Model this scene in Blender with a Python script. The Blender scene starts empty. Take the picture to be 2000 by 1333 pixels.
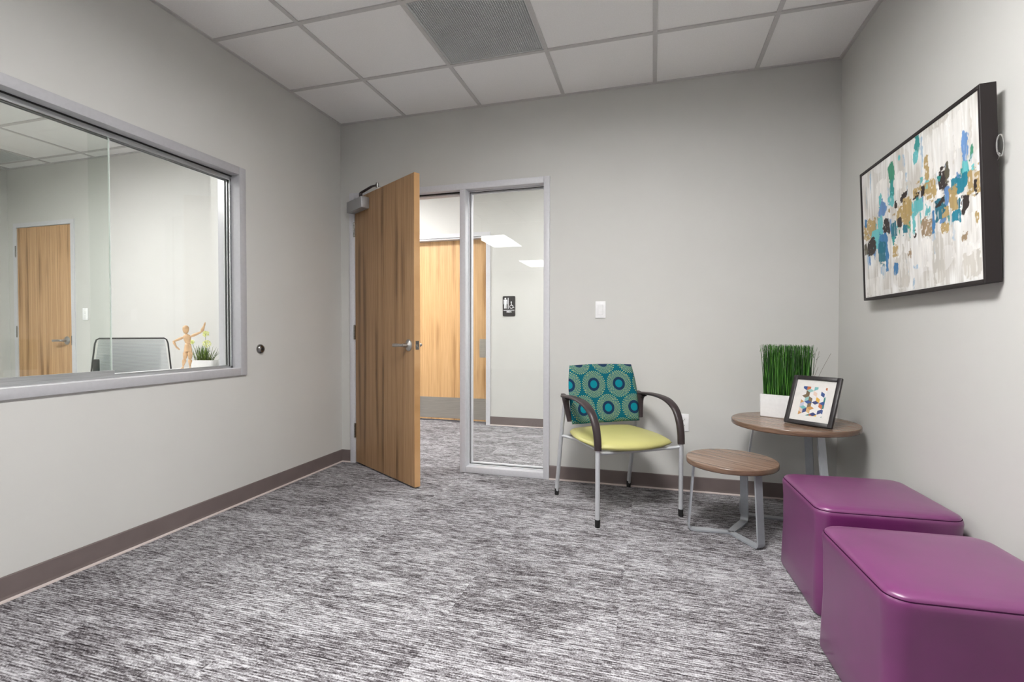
import bpy, bmesh, math, random
import numpy as np
from mathutils import Vector, Matrix
random.seed(7)
scene = bpy.context.scene
COL = scene.collection
PI = math.pi
# ------------------------------------------------------------------ room constants (metres)
W, H = 3.486, 2.688          # width of the waiting room, ceiling height
TILE = 0.6096
# ------------------------------------------------------------------ camera
cam = bpy.data.cameras.new('camera'); cam.sensor_width = 36.0; cam.lens = 959.3 / 2000 * 36
cam_o = bpy.data.objects.new('camera', cam); COL.objects.link(cam_o)
cam_o.matrix_world = Matrix(((0.9609, -0.0065, 0.2770, 2.4088), (0.2770, 0.0178, -0.9607, -3.4109),
                             (0.0013, 0.9998, 0.0189, 1.0481), (0, 0, 0, 1)))
cam.clip_start = 0.05; cam.clip_end = 60
scene.camera = cam_o
# ------------------------------------------------------------------ world and exposure
world = bpy.data.worlds.new('world'); scene.world = world; world.use_nodes = True
world.node_tree.nodes['Background'].inputs[0].default_value = (0.9, 0.93, 1.0, 1)
world.node_tree.nodes['Background'].inputs[1].default_value = 0.3
vs = scene.view_settings
vs.view_transform = 'Standard'; vs.look = 'None'; vs.gamma = 1.0; vs.use_curve_mapping = False
vs.exposure = 1.72
LAMP = dict(main=18.5, rear=5.5, hall=12.5, office=20.0)      # strength of the ceiling light panels

# ================================================================== helpers: nodes and materials
def new_mat(name):
    m = bpy.data.materials.new(name); m.use_nodes = True
    nt = m.node_tree; return m, nt, nt.nodes['Principled BSDF']
def S(*c):                                           # sRGB 0-255 -> linear
    return tuple(((v/255)/12.92 if v/255 <= .04045 else ((v/255+.055)/1.055)**2.4) for v in c) + (1,)
def node(nt, typ, **kw):
    n = nt.nodes.new(typ)
    for k, v in kw.items():
        if k.startswith('i_'):
            key = k[2:]; key = int(key) if key.isdigit() else key
            n.inputs[key].default_value = v
        else: setattr(n, k, v)
    return n
def val(nt, x):
    return x
def plug(nt, sock, x):
    if hasattr(x, 'is_output') or isinstance(x, bpy.types.NodeSocket): nt.links.new(x, sock)
    else: sock.default_value = x
def mth(nt, op, a, b=None, c=None):
    n = nt.nodes.new('ShaderNodeMath'); n.operation = op
    plug(nt, n.inputs[0], a)
    if b is not None: plug(nt, n.inputs[1], b)
    if c is not None: plug(nt, n.inputs[2], c)
    return n.outputs[0]
def vec(nt, x, y, z=0.0):
    n = nt.nodes.new('ShaderNodeCombineXYZ')
    for i, v in enumerate((x, y, z)): plug(nt, n.inputs[i], v)
    return n.outputs[0]
def noise(nt, v, scale=1.0, detail=2.0, rough=.5, dist=0.0):
    n = nt.nodes.new('ShaderNodeTexNoise')
    plug(nt, n.inputs['Vector'], v); n.inputs['Scale'].default_value = scale
    n.inputs['Detail'].default_value = detail; n.inputs['Roughness'].default_value = rough
    n.inputs['Distortion'].default_value = dist
    return n.outputs[0]
def ramp(nt, fac, stops, interp='LINEAR'):
    n = nt.nodes.new('ShaderNodeValToRGB'); cr = n.color_ramp; cr.interpolation = interp
    while len(cr.elements) < len(stops): cr.elements.new(.5)
    for e, (p, c) in zip(cr.elements, stops): e.position = p; e.color = c
    plug(nt, n.inputs[0], fac); return n.outputs[0]
def mix(nt, fac, a, b):
    n = nt.nodes.new('ShaderNodeMix'); n.data_type = 'RGBA'
    plug(nt, n.inputs[0], fac); plug(nt, n.inputs[6], a); plug(nt, n.inputs[7], b); return n.outputs[2]
def sstep(nt, x, lo, hi):
    n = nt.nodes.new('ShaderNodeMapRange'); n.interpolation_type = 'SMOOTHSTEP'
    plug(nt, n.inputs[0], x); n.inputs[1].default_value = lo; n.inputs[2].default_value = hi; return n.outputs[0]
def objxyz(nt):
    t = nt.nodes.new('ShaderNodeTexCoord'); s = nt.nodes.new('ShaderNodeSeparateXYZ')
    nt.links.new(t.outputs['Object'], s.inputs[0]); return s.outputs[0], s.outputs[1], s.outputs[2], t.outputs['Object']
def bump(nt, bs, h, strength=.2, dist=.001):
    b = nt.nodes.new('ShaderNodeBump'); b.inputs['Strength'].default_value = strength; b.inputs['Distance'].default_value = dist
    nt.links.new(h, b.inputs['Height']); nt.links.new(b.outputs[0], bs.inputs['Normal'])
def flat(name, col, rough=.5, metal=0.0, spec=.5, grain=0.0, gscale=60.0, coat=0.0, bmp=0.0, bscale=300.0):
    """plain surface with a little procedural mottling so that nothing is a dead flat colour"""
    m, nt, bs = new_mat(name)
    bs.inputs['Roughness'].default_value = rough; bs.inputs['Metallic'].default_value = metal
    bs.inputs['Specular IOR Level'].default_value = spec
    if coat: bs.inputs['Coat Weight'].default_value = coat; bs.inputs['Coat Roughness'].default_value = .34
    x, y, z, v = objxyz(nt)
    g = grain if grain else .03
    n = noise(nt, v, gscale, 3)
    d = tuple(c*(1-g) for c in col[:3]) + (1,); l = tuple(min(1, c*(1+g)) for c in col[:3]) + (1,)
    nt.links.new(ramp(nt, n, [(.3, d), (.7, l)]), bs.inputs['Base Color'])
    if bmp: bump(nt, bs, noise(nt, v, bscale, 2), bmp, .0006)
    return m
def brushed(name, col, rough, axis=2, metal=.9):
    m, nt, bs = new_mat(name); x, y, z, v = objxyz(nt)
    c = [x, y, z]; c = [mth(nt, 'MULTIPLY', q, 6.0 if i == axis else 400.0) for i, q in enumerate(c)]
    n = noise(nt, vec(nt, *c), 1.0, 2)
    nt.links.new(ramp(nt, n, [(.3, tuple(q*.85 for q in col[:3])+(1,)), (.7, tuple(min(1, q*1.1) for q in col[:3])+(1,))]), bs.inputs['Base Color'])
    bs.inputs['Metallic'].default_value = metal; bs.inputs['Roughness'].default_value = rough
    return m
def oak(name, light, mid, dark, width=.9, seed=0.0):
    """plain sliced oak veneer, leaves book-matched across the door; grain runs along local z"""
    m, nt, bs = new_mat(name); x, y, z, v = objxyz(nt)
    u = mth(nt, 'PINGPONG', mth(nt, 'ADD', x, .03 + seed*.07), .145)
    wob = noise(nt, vec(nt, mth(nt, 'MULTIPLY', u, 3.0), seed, mth(nt, 'MULTIPLY', z, .9)), 1.0, 2)
    uu = mth(nt, 'ADD', u, mth(nt, 'MULTIPLY', wob, .05))
    fine = noise(nt, vec(nt, mth(nt, 'MULTIPLY', x, 330.0), seed, mth(nt, 'MULTIPLY', z, 5.0)), 1.0, 3)
    med = noise(nt, vec(nt, mth(nt, 'MULTIPLY', uu, 85.0), seed + 3.1, mth(nt, 'MULTIPLY', z, .9)), 1.0, 3, .6)
    # cathedral figure: arcs stretched along the length, only in a stripe of each leaf
    stripe = sstep(nt, mth(nt, 'ABSOLUTE', mth(nt, 'SUBTRACT', uu, .125)), .045, .0)
    zc = mth(nt, 'ADD', mth(nt, 'MULTIPLY', z, 5.5), mth(nt, 'MULTIPLY', noise(nt, vec(nt, seed, 0.0, mth(nt, 'MULTIPLY', z, 1.3)), 1.0, 1), 7.0))
    arcs = mth(nt, 'SINE', mth(nt, 'MULTIPLY', mth(nt, 'ADD', zc, mth(nt, 'MULTIPLY', mth(nt, 'POWER', mth(nt, 'ABSOLUTE', mth(nt, 'SUBTRACT', uu, .125)), 1.0), 160.0)), 4.2))
    patch = sstep(nt, noise(nt, vec(nt, mth(nt, 'MULTIPLY', x, 3.1), seed+9.0, mth(nt, 'MULTIPLY', mth(nt, 'ADD', z, .48), 1.25)), 1.0, 1), .42, .62)
    t = mth(nt, 'ADD', mth(nt, 'MULTIPLY', fine, .34), mth(nt, 'MULTIPLY', med, .62))
    dk = mth(nt, 'MULTIPLY', stripe, mth(nt, 'ADD', mth(nt, 'MULTIPLY', patch, .17), mth(nt, 'MULTIPLY', mth(nt, 'ADD', arcs, 1.0), .04)))
    t = mth(nt, 'SUBTRACT', t, dk)
    nt.links.new(ramp(nt, t, [(.22, dark), (.42, mid), (.62, light)]), bs.inputs['Base Color'])
    bs.inputs['Roughness'].default_value = .42; bs.inputs['Specular IOR Level'].default_value = .4
    bump(nt, bs, fine, .08, .0004)
    return m
def walnut(name, ang, edge=False):
    m, nt, bs = new_mat(name); x, y, z, v = objxyz(nt)
    c, s = math.cos(ang), math.sin(ang)
    a = mth(nt, 'ADD', mth(nt, 'MULTIPLY', x, c), mth(nt, 'MULTIPLY', y, s))
    b = mth(nt, 'ADD', mth(nt, 'MULTIPLY', x, -s), mth(nt, 'MULTIPLY', y, c))
    if edge: b = z; a = mth(nt, 'ARCTAN2', y, x)
    k = .35 if edge else 1.0
    b2 = mth(nt, 'ADD', b, mth(nt, 'MULTIPLY', noise(nt, vec(nt, mth(nt, 'MULTIPLY', a, 2.5), mth(nt, 'MULTIPLY', b, 9.0)), 1.0, 2), .03))
    n1 = noise(nt, vec(nt, mth(nt, 'MULTIPLY', a, 1.6), mth(nt, 'MULTIPLY', b2, 42.0*(3 if edge else 1))), 1.0, 3, .6)
    n2 = noise(nt, vec(nt, mth(nt, 'MULTIPLY', a, 9.0), mth(nt, 'MULTIPLY', b, 300.0)), 1.0, 2)
    t = mth(nt, 'ADD', mth(nt, 'MULTIPLY', n1, .75), mth(nt, 'MULTIPLY', n2, .25))
    if edge: st = [(.3, S(86, 66, 54)), (.5, S(114, 90, 74)), (.7, S(132, 106, 90))]
    else: st = [(.3, S(80, 60, 48)), (.47, S(128, 102, 86)), (.66, S(158, 134, 116))]
    nt.links.new(ramp(nt, t, st), bs.inputs['Base Color'])
    bs.inputs['Roughness'].default_value = .24; bs.inputs['Specular IOR Level'].default_value = .6
    return m
def carpet_mat():
    m, nt, bs = new_mat('carpet'); x, y, z, v = objxyz(nt)
    tx = mth(nt, 'FLOOR', mth(nt, 'DIVIDE', mth(nt, 'SUBTRACT', x, 2.29), TILE))
    ty = mth(nt, 'FLOOR', mth(nt, 'DIVIDE', mth(nt, 'ADD', y, mth(nt, 'MULTIPLY', mth(nt, 'MODULO', tx, 2.0), TILE*.5)), TILE))
    wn = nt.nodes.new('ShaderNodeTexWhiteNoise'); nt.links.new(vec(nt, tx, ty), wn.inputs[0])
    off = mth(nt, 'MULTIPLY', wn.outputs[0], 37.0)
    row = mth(nt, 'FLOOR', mth(nt, 'DIVIDE', y, .0052))           # every yarn row has its own run of light and dark
    rw = nt.nodes.new('ShaderNodeTexWhiteNoise'); rw.noise_dimensions = '1D'; nt.links.new(row, rw.inputs['W'])
    big = noise(nt, vec(nt, mth(nt, 'MULTIPLY', x, 2.6), mth(nt, 'MULTIPLY', y, 8.0), off), 1.0, 3, .55)
    st = noise(nt, vec(nt, mth(nt, 'MULTIPLY', x, 10.0), mth(nt, 'MULTIPLY', y, 95.0), off), 1.0, 3, .7)
    yarn = noise(nt, vec(nt, mth(nt, 'ADD', mth(nt, 'MULTIPLY', x, 34.0), mth(nt, 'MULTIPLY', rw.outputs[0], 60.0)), mth(nt, 'MULTIPLY', row, .37), off), 1.0, 2, .6)
    loop = noise(nt, vec(nt, mth(nt, 'MULTIPLY', x, 190.0), mth(nt, 'MULTIPLY', y, 190.0)), 1.0, 1)
    rib = mth(nt, 'SINE', mth(nt, 'MULTIPLY', y, 2*PI/.0104))
    t = mth(nt, 'ADD', mth(nt, 'MULTIPLY', big, .30), mth(nt, 'MULTIPLY', st, .80))
    t = mth(nt, 'ADD', t, mth(nt, 'MULTIPLY', yarn, .62))
    t = mth(nt, 'ADD', t, mth(nt, 'MULTIPLY', loop, .50))
    t = mth(nt, 'ADD', t, mth(nt, 'MULTIPLY', rib, .062))
    t = mth(nt, 'SUBTRACT', t, .57)
    nt.links.new(ramp(nt, t, [(.28, S(38, 34, 37)), (.44, S(88, 84, 87)), (.57, S(138, 136, 139)), (.74, S(186, 185, 189))]), bs.inputs['Base Color'])
    bs.inputs['Roughness'].default_value = .95; bs.inputs['Specular IOR Level'].default_value = .1
    bump(nt, bs, mth(nt, 'ADD', mth(nt, 'MULTIPLY', rib, .5), mth(nt, 'MULTIPLY', loop, 1.2)), .5, .0015)
    return m
def dots_fabric():
    """teal fabric, staggered rosettes: disc, navy ring, halo of small yellow-green dots (local x across, z up)"""
    m, nt, bs = new_mat('rosette_fabric'); x, y, z, v = objxyz(nt)
    P, Q = .175, .146
    def lattice(dx, dz):
        a = mth(nt, 'SUBTRACT', mth(nt, 'WRAP', mth(nt, 'SUBTRACT', x, dx), P/2, -P/2), 0.0)
        b = mth(nt, 'SUBTRACT', mth(nt, 'WRAP', mth(nt, 'SUBTRACT', z, dz), Q, -Q), 0.0)
        return a, b, mth(nt, 'SQRT', mth(nt, 'ADD', mth(nt, 'MULTIPLY', a, a), mth(nt, 'MULTIPLY', b, b)))
    a1, b1, r1 = lattice(-.070, .2380); a2, b2, r2 = lattice(.0175, .0920)
    sel = mth(nt, 'LESS_THAN', r2, r1)
    def pick(p, q): return mth(nt, 'ADD', mth(nt, 'MULTIPLY', q, sel), mth(nt, 'MULTIPLY', p, mth(nt, 'SUBTRACT', 1.0, sel)))
    a, b, r = pick(a1, a2), pick(b1, b2), pick(r1, r2)
    th = mth(nt, 'ARCTAN2', b, a); lr = mth(nt, 'LOGARITHM', mth(nt, 'MAXIMUM', r, .001), math.e)
    K = 36.0
    s1 = mth(nt, 'COSINE', mth(nt, 'MULTIPLY', K/2, mth(nt, 'ADD', th, lr)))
    s2 = mth(nt, 'COSINE', mth(nt, 'MULTIPLY', K/2, mth(nt, 'SUBTRACT', th, lr)))
    dm = mth(nt, 'GREATER_THAN', mth(nt, 'MULTIPLY', mth(nt, 'MULTIPLY', s1, s1), mth(nt, 'MULTIPLY', s2, s2)), .42)
    halo = mth(nt, 'MULTIPLY', mth(nt, 'GREATER_THAN', r, .0395), mth(nt, 'LESS_THAN', r, .0835))
    thread = noise(nt, vec(nt, mth(nt, 'MULTIPLY', x, 900.0), mth(nt, 'MULTIPLY', z, 900.0)), 1.0, 1)
    teal = ramp(nt, thread, [(.35, S(0, 78, 96)), (.65, S(6, 104, 118))])
    c = mix(nt, mth(nt, 'MULTIPLY', dm, halo), teal, S(176, 192, 120))
    c = mix(nt, mth(nt, 'LESS_THAN', r, .0405), c, S(22, 48, 78))
    c = mix(nt, mth(nt, 'LESS_THAN', r, .0245), c, S(0, 124, 138))
    nt.links.new(c, bs.inputs['Base Color']); bs.inputs['Roughness'].default_value = .85
    bs.inputs['Specular IOR Level'].default_value = .2
    bump(nt, bs, thread, .2, .0004)
    return m
def glass_mat(name, tint=(.93, .965, .945, 1)):
    """thin clear pane: straight-through transmission plus Fresnel reflection"""
    m, nt, bs = new_mat(name); nt.nodes.remove(bs)
    tr = node(nt, 'ShaderNodeBsdfTransparent'); tr.inputs[0].default_value = tint
    ge = node(nt, 'ShaderNodeNewGeometry'); dp = node(nt, 'ShaderNodeVectorMath', operation='DOT_PRODUCT')
    nt.links.new(ge.outputs['Normal'], dp.inputs[0]); nt.links.new(ge.outputs['Incoming'], dp.inputs[1])
    fz = mth(nt, 'ADD', .04, mth(nt, 'MULTIPLY', .96, mth(nt, 'POWER', mth(nt, 'SUBTRACT', 1.0, mth(nt, 'ABSOLUTE', dp.outputs['Value'])), 5.0)))
    gl = node(nt, 'ShaderNodeBsdfGlossy'); gl.inputs['Roughness'].default_value = 0.0
    mx = node(nt, 'ShaderNodeMixShader')
    nt.links.new(fz, mx.inputs[0]); nt.links.new(tr.outputs[0], mx.inputs[1]); nt.links.new(gl.outputs[0], mx.inputs[2])
    nt.links.new(mx.outputs[0], nt.nodes['Material Output'].inputs[0]); return m
def lamp_mat(name, strength):
    m, nt, bs = new_mat(name)
    bs.inputs['Base Color'].default_value = (.9, .9, .9, 1); bs.inputs['Emission Color'].default_value = (1.0, .985, .965, 1)
    bs.inputs['Emission Strength'].default_value = strength; return m
def vcol_mat(name, rough=.55):
    m, nt, bs = new_mat(name); a = node(nt, 'ShaderNodeVertexColor'); a.layer_name = 'Col'
    x, y, z, v = objxyz(nt)
    n = noise(nt, vec(nt, mth(nt, 'MULTIPLY', x, 260.0), y, mth(nt, 'MULTIPLY', z, 30.0)), 1.0, 2)
    nt.links.new(a.outputs[0], bs.inputs['Base Color']); bs.inputs['Roughness'].default_value = rough
    bump(nt, bs, n, .15, .0006); return m

M = dict(
    paint=flat('wall_paint', (.60, .598, .578, 1), .75, spec=.25, grain=.012, gscale=3, bmp=.05, bscale=500),
    tile=flat('ceiling_tile', (.86, .852, .848, 1), .95, spec=.1, grain=.03, gscale=160, bmp=.25, bscale=420),
    tee=flat('tee_white', (.56, .55, .545, 1), .5, spec=.3),
    base=flat('base_rubber', S(112, 101, 99), .55, spec=.35, grain=.06, gscale=9),
    toe=flat('base_toe', S(196, 184, 180), .6),
    frame=flat('frame_grey', S(206, 206, 211), .42, spec=.45),
    frame2=flat('window_grey', S(180, 180, 184), .4, spec=.5),
    alu=brushed('aluminium', S(196, 198, 200), .34, 1, .75),
    dark_gap=flat('dark_gasket', S(30, 28, 28), .7),
    carpet=carpet_mat(),
    oak=oak('oak_door', S(176, 142, 106), S(152, 118, 84), S(104, 78, 54)),
    oak2=oak('oak_hall_door', S(222, 184, 136), S(206, 164, 114), S(164, 122, 78), seed=2.0),
    oak3=oak('oak_office_door', S(210, 172, 130), S(190, 150, 108), S(136, 102, 66), seed=4.4),
    oak_edge=oak('oak_edge', S(206, 166, 120), S(188, 146, 100), S(156, 116, 74), seed=7.7),
    steel=brushed('satin_steel', S(186, 184, 182), .3, 0, .95),
    kick=brushed('kick_steel', S(190, 186, 178), .42, 0, .85),
    chrome=flat('polished_steel', S(150, 148, 146), .18, metal=1.0),
    closer=flat('closer_silver', S(172, 172, 174), .38, metal=.55),
    glass=glass_mat('pane_glass', (.975, .985, .978, 1)), glass2=glass_mat('slider_glass', (.94, .965, .945, 1)),
    white=flat('white_plastic', S(238, 238, 240), .35, spec=.5), offwhite=flat('white_laminate', S(234, 234, 234), .4),
    slot=flat('slot_dark', S(60, 58, 58), .6),
    purple=flat('purple_vinyl', (.145, .017, .112, 1), .42, spec=.6, coat=.8, grain=.08, gscale=9, bmp=.18, bscale=420),
    stitch=flat('purple_thread', S(44, 10, 40), .9, spec=.1),
    lime=flat('lime_vinyl', S(184, 180, 116), .45, spec=.4, grain=.03, gscale=8, bmp=.12, bscale=500),
    fabric=dots_fabric(),
    arm=flat('arm_plastic', S(50, 40, 42), .4, spec=.5, bmp=.1, bscale=700),
    silver=flat('silver_paint', S(190, 192, 196), .36, metal=.25, spec=.5),
    rubber=flat('black_rubber', S(22, 21, 22), .6),
    walnut1=walnut('walnut_small', -.62), walnut2=walnut('walnut_large', -.62),
    wedge=walnut('walnut_edge', 0, True),
    tbl=flat('table_leg_silver', S(176, 180, 186), .34, metal=.45, spec=.5),
    black_frame=flat('black_frame_wood', S(38, 34, 36), .4, grain=.25, gscale=40),
    espresso=brushed('espresso_wood', S(30, 22, 23), .55, 2, 0.0),
    mat_board=flat('mat_board', S(232, 230, 226), .8),
    art=vcol_mat('canvas_paint'), printm=vcol_mat('art_print'),
    planter=flat('white_ceramic', S(228, 228, 228), .3, spec=.5),
    soil=flat('dark_soil', S(40, 32, 24), .9),
    wood_light=flat('beech', S(206, 170, 132), .5, grain=.12, gscale=50),
    sign=flat('sign_black', S(44, 42, 42), .5), sign_w=flat('sign_white', S(236, 238, 240), .5),
    mesh_grey=None, clear=None, green=None, green2=None, bloom=None,
    lamp_main=lamp_mat('lamp_main', LAMP['main']), lamp_rear=lamp_mat('lamp_rear', LAMP['rear']),
    lamp_hall=lamp_mat('lamp_hall', LAMP['hall']), lamp_office=lamp_mat('lamp_office', LAMP['office']),
    grille=flat('grille_grey', S(214, 217, 216), .5), plenum=flat('plenum_dark', S(26, 27, 27), .9),
)
def leafy(name, lo, mid, hi):
    m, nt, bs = new_mat(name); x, y, z, v = objxyz(nt)
    n = noise(nt, vec(nt, mth(nt, 'MULTIPLY', x, 160.0), mth(nt, 'MULTIPLY', y, 160.0), mth(nt, 'MULTIPLY', z, 5.0)), 1.0, 2)
    nt.links.new(ramp(nt, n, [(.34, lo), (.5, mid), (.66, hi)]), bs.inputs['Base Color'])
    bs.inputs['Roughness'].default_value = .45; return m
M['green'] = leafy('grass_green', S(12, 36, 8), S(38, 88, 22), S(96, 156, 60))
M['green2'] = leafy('reed_green', S(40, 66, 18), S(72, 104, 34), S(120, 146, 60))
M['bloom'] = leafy('bloom_green', S(206, 214, 110), S(228, 232, 150), S(242, 244, 196))
def mesh_fabric():
    m, nt, bs = new_mat('chair_mesh'); x, y, z, v = objxyz(nt)
    bs.inputs['Base Color'].default_value = S(196, 200, 202); bs.inputs['Roughness'].default_value = .6
    w = mth(nt, 'SINE', mth(nt, 'MULTIPLY', z, 2*PI/.006))
    bs.inputs['Alpha'].default_value = 1.0
    nt.links.new(mth(nt, 'ADD', .74, mth(nt, 'MULTIPLY', w, .24)), bs.inputs['Alpha']); return m
M['mesh_grey'] = mesh_fabric()
def clear_plastic():
    m, nt, bs = new_mat('clear_plastic'); bs.inputs['Transmission Weight'].default_value = .85
    bs.inputs['Roughness'].default_value = .08; bs.inputs['Base Color'].default_value = (.9, .9, .88, 1); return m
M['clear'] = clear_plastic()

# ================================================================== helpers: meshes and objects
def B(): return bmesh.new()
def box(bm, lo, hi, r=0.0, seg=2):
    c = [(a+b)/2 for a, b in zip(lo, hi)]; s = [abs(b-a) for a, b in zip(lo, hi)]
    g = bmesh.ops.create_cube(bm, size=1.0, matrix=Matrix.Translation(c) @ Matrix.Diagonal((*s, 1)))
    if r:
        es = list({e for v in g['verts'] for e in v.link_edges})
        bmesh.ops.bevel(bm, geom=es, offset=min(r, min(s)*.49), segments=seg, profile=.5, affect='EDGES')
    return bm
def loft(bm, rings, caps=(True, True), closed=True):
    vr = [[bm.verts.new(p) for p in ring] for ring in rings]
    n = len(vr[0])
    for a, b in zip(vr, vr[1:]):
        for i in range(n if closed else n-1):
            j = (i+1) % n; bm.faces.new((a[i], a[j], b[j], b[i]))
    if caps[0]: bm.faces.new(list(reversed(vr[0])))
    if caps[1]: bm.faces.new(vr[-1])
    return vr
def lathe(bm, prof, n=24, mat4=None, caps=(True, True)):
    rings = []
    for r, z in prof:
        rings.append([Vector((max(r, 1e-5)*math.cos(2*PI*i/n), max(r, 1e-5)*math.sin(2*PI*i/n), z)) for i in range(n)])
    if mat4 is not None: rings = [[mat4 @ p for p in q] for q in rings]
    loft(bm, rings, caps); return bm
def aim(p, d):
    """matrix placing +z along d at p"""
    return Matrix.Translation(p) @ Vector(d).to_track_quat('Z', 'Y').to_matrix().to_4x4()
def cyl(bm, p0, p1, r0, r1=None, n=14):
    p0, p1 = Vector(p0), Vector(p1); r1 = r0 if r1 is None else r1
    return lathe(bm, [(r0, 0), (r1, (p1-p0).length)], n, aim(p0, p1-p0))
def ell(bm, c, rx, ry=None, rz=None, d=(0, 0, 1), n=16, k=8):
    ry = rx if ry is None else ry; rz = rx if rz is None else rz
    bmesh.ops.create_uvsphere(bm, u_segments=n, v_segments=k, radius=1.0, matrix=aim(c, d) @ Matrix.Diagonal((rx, ry, rz, 1)))
    return bm
def smooth_path(pts, k=6):
    pts = [Vector(p) for p in pts]; out = []
    for i in range(len(pts)-1):
        p0 = pts[max(i-1, 0)]; p1 = pts[i]; p2 = pts[i+1]; p3 = pts[min(i+2, len(pts)-1)]
        for j in range(k):
            t = j/k; out.append(.5*((2*p1)+(-p0+p2)*t+(2*p0-5*p1+4*p2-p3)*t*t+(-p0+3*p1-3*p2+p3)*t**3))
    return out + [pts[-1]]
def sweep(bm, pts, prof, up=(0, 0, 1), caps=(True, True)):
    """prof: function i,t -> list of (a,b) in the frame (side, normal); or a fixed list"""
    pts = [Vector(p) for p in pts]; rings = []; up = Vector(up)
    for i, p in enumerate(pts):
        d = (pts[min(i+1, len(pts)-1)] - pts[max(i-1, 0)]).normalized()
        side = d.cross(up)
        if side.length < 1e-4: side = d.cross(Vector((0, 1, 0)))
        side.normalize(); nrm = side.cross(d)
        pr = prof(i, i/max(1, len(pts)-1)) if callable(prof) else prof
        rings.append([p + side*a + nrm*b for a, b in pr])
    loft(bm, rings, caps); return bm
def sweep_flat(bm, pts, prof, side=(1, 0, 0)):
    pts = [Vector(p) for p in pts]; sd = Vector(side); rings = []
    for i, p in enumerate(pts):
        d = (pts[min(i+1, len(pts)-1)] - pts[max(i-1, 0)]).normalized(); nn = sd.cross(d).normalized()
        rings.append([p + sd*a + nn*b for a, b in prof(i, i/max(1, len(pts)-1))])
    loft(bm, rings); return bm
def circ(r, n=10): return [(r*math.cos(2*PI*i/n), r*math.sin(2*PI*i/n)) for i in range(n)]
def tube(bm, pts, r, n=10, up=(0, 0, 1)): return sweep(bm, pts, circ(r, n), up)
def rrect(w, h, r, n=5):
    r = min(r, w/2*.999, h/2*.999); out = []
    for cx, cy, a0 in ((w/2-r, h/2-r, 0), (-w/2+r, h/2-r, PI/2), (-w/2+r, -h/2+r, PI), (w/2-r, -h/2+r, 1.5*PI)):
        for i in range(n+1): a = a0 + PI/2*i/n; out.append((cx+r*math.cos(a), cy+r*math.sin(a)))
    return out
def prism(bm, poly, z0, z1, f=lambda x, y, z: (x, y, z)):
    loft(bm, [[Vector(f(x, y, z0)) for x, y in poly], [Vector(f(x, y, z1)) for x, y in poly]]); return bm
def obj(name, bm, mat, parent=None, smooth=False, loc=(0, 0, 0), label=None, auto=None):
    bmesh.ops.recalc_face_normals(bm, faces=bm.faces)
    me = bpy.data.meshes.new(name); bm.to_mesh(me); bm.free()
    me.materials.append(M[mat] if isinstance(mat, str) else mat)
    if smooth:
        for p in me.polygons: p.use_smooth = True
        if auto is None: auto = 40
        try: me.set_sharp_from_angle(angle=math.radians(auto))
        except Exception: pass
    o = bpy.data.objects.new(name, me); COL.objects.link(o); o.location = loc
    if parent is not None: o.parent = parent
    if label: o['label'] = label
    return o
def part(name, mesh, parent, loc=(0, 0, 0), rot=(0, 0, 0)):
    o = bpy.data.objects.new(name, mesh); COL.objects.link(o); o.parent = parent; o.location = loc; o.rotation_euler = rot; return o
def tag(o, label, cat, group=None, kind=None):
    o['label'] = label; o['category'] = cat
    if group: o['group'] = group
    if kind: o['kind'] = kind
    return o
def thing(name, label, cat, loc=(0, 0, 0), rz=0.0, group=None, kind=None, rot=None):
    o = bpy.data.objects.new(name, None); COL.objects.link(o); o.empty_display_size = .1
    o.location = loc; o.rotation_euler = rot if rot else (0, 0, rz)
    return tag(o, label, cat, group, kind)
def struct(name, bm, mat, label, cat):
    return tag(obj(name, bm, mat), label, cat, kind='structure')

# ================================================================== THE SETTING
XO = -3.93                    # far side wall of the office behind the sliding window
YR, YE = -3.2, -9.5           # end of the partition, end of the open area behind the camera
YH = 1.80                     # far wall of the hallway
TOPZ = 2.76
struct('floor', box(B(), (XO-.15, YE-.15, -.12), (5.2, 2.2, 0)), 'carpet', 'grey striated loop carpet covering the whole floor', 'floor')
# --- back wall with the openings for door + sidelight and for the office door
bm = B()
for x0, x1, z0, z1 in ((XO-.15, -3.80, 0, TOPZ), (-3.80, -2.99, 2.09, TOPZ), (-2.99, .10, 0, TOPZ), (.10, 1.69, 2.13, TOPZ), (1.69, W+.12, 0, TOPZ)):
    box(bm, (x0, 0, z0), (x1, .14, z1))
struct('wall_back', bm, 'paint', 'light grey painted wall holding the open wood door and the light switch', 'wall')
bm = B()                      # partition with the sliding window
WY0, WY1, WZ0, WZ1 = -2.43, -.985, .805, 2.02
for y0, y1, z0, z1 in ((YR, WY0, 0, TOPZ), (WY0, WY1, 0, WZ0), (WY0, WY1, WZ1, TOPZ), (WY1, 0, 0, TOPZ)):
    box(bm, (-.14, y0, z0), (0, y1, z1))
struct('wall_left', bm, 'paint', 'light grey painted partition with the wide interior window', 'wall')
struct('wall_right', box(B(), (W, YE-.15, 0), (W+.12, 0, TOPZ)), 'paint', 'light grey painted wall behind the abstract painting and purple ottomans', 'wall')
bm = B()                      # hallway wall with the recessed restroom door
for x0, x1, z0, z1 in ((-4.08, -.33, 0, TOPZ), (-.33, .64, 2.13, TOPZ), (.64, 5.2, 0, TOPZ)):
    box(bm, (x0, YH, z0), (x1, YH+.16, z1))
struct('wall_hallway', bm, 'paint', 'white hallway wall seen through the doorway, with a restroom sign', 'wall')
struct('wall_hallway_end', box(B(), (5.05, .14, 0), (5.2, YH, TOPZ)), 'paint', 'end wall of the hallway, out of sight beside the doorway', 'wall')
struct('wall_hallway_close', box(B(), (-4.08, .14, 0), (-3.93, YH, TOPZ)), 'paint', 'far end wall of the hallway, behind the office', 'wall')
struct('wall_office_side', box(B(), (XO-.15, YE-.15, 0), (XO, 0, TOPZ)), 'paint', 'side wall at far left inside the office behind the glass', 'wall')
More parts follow.
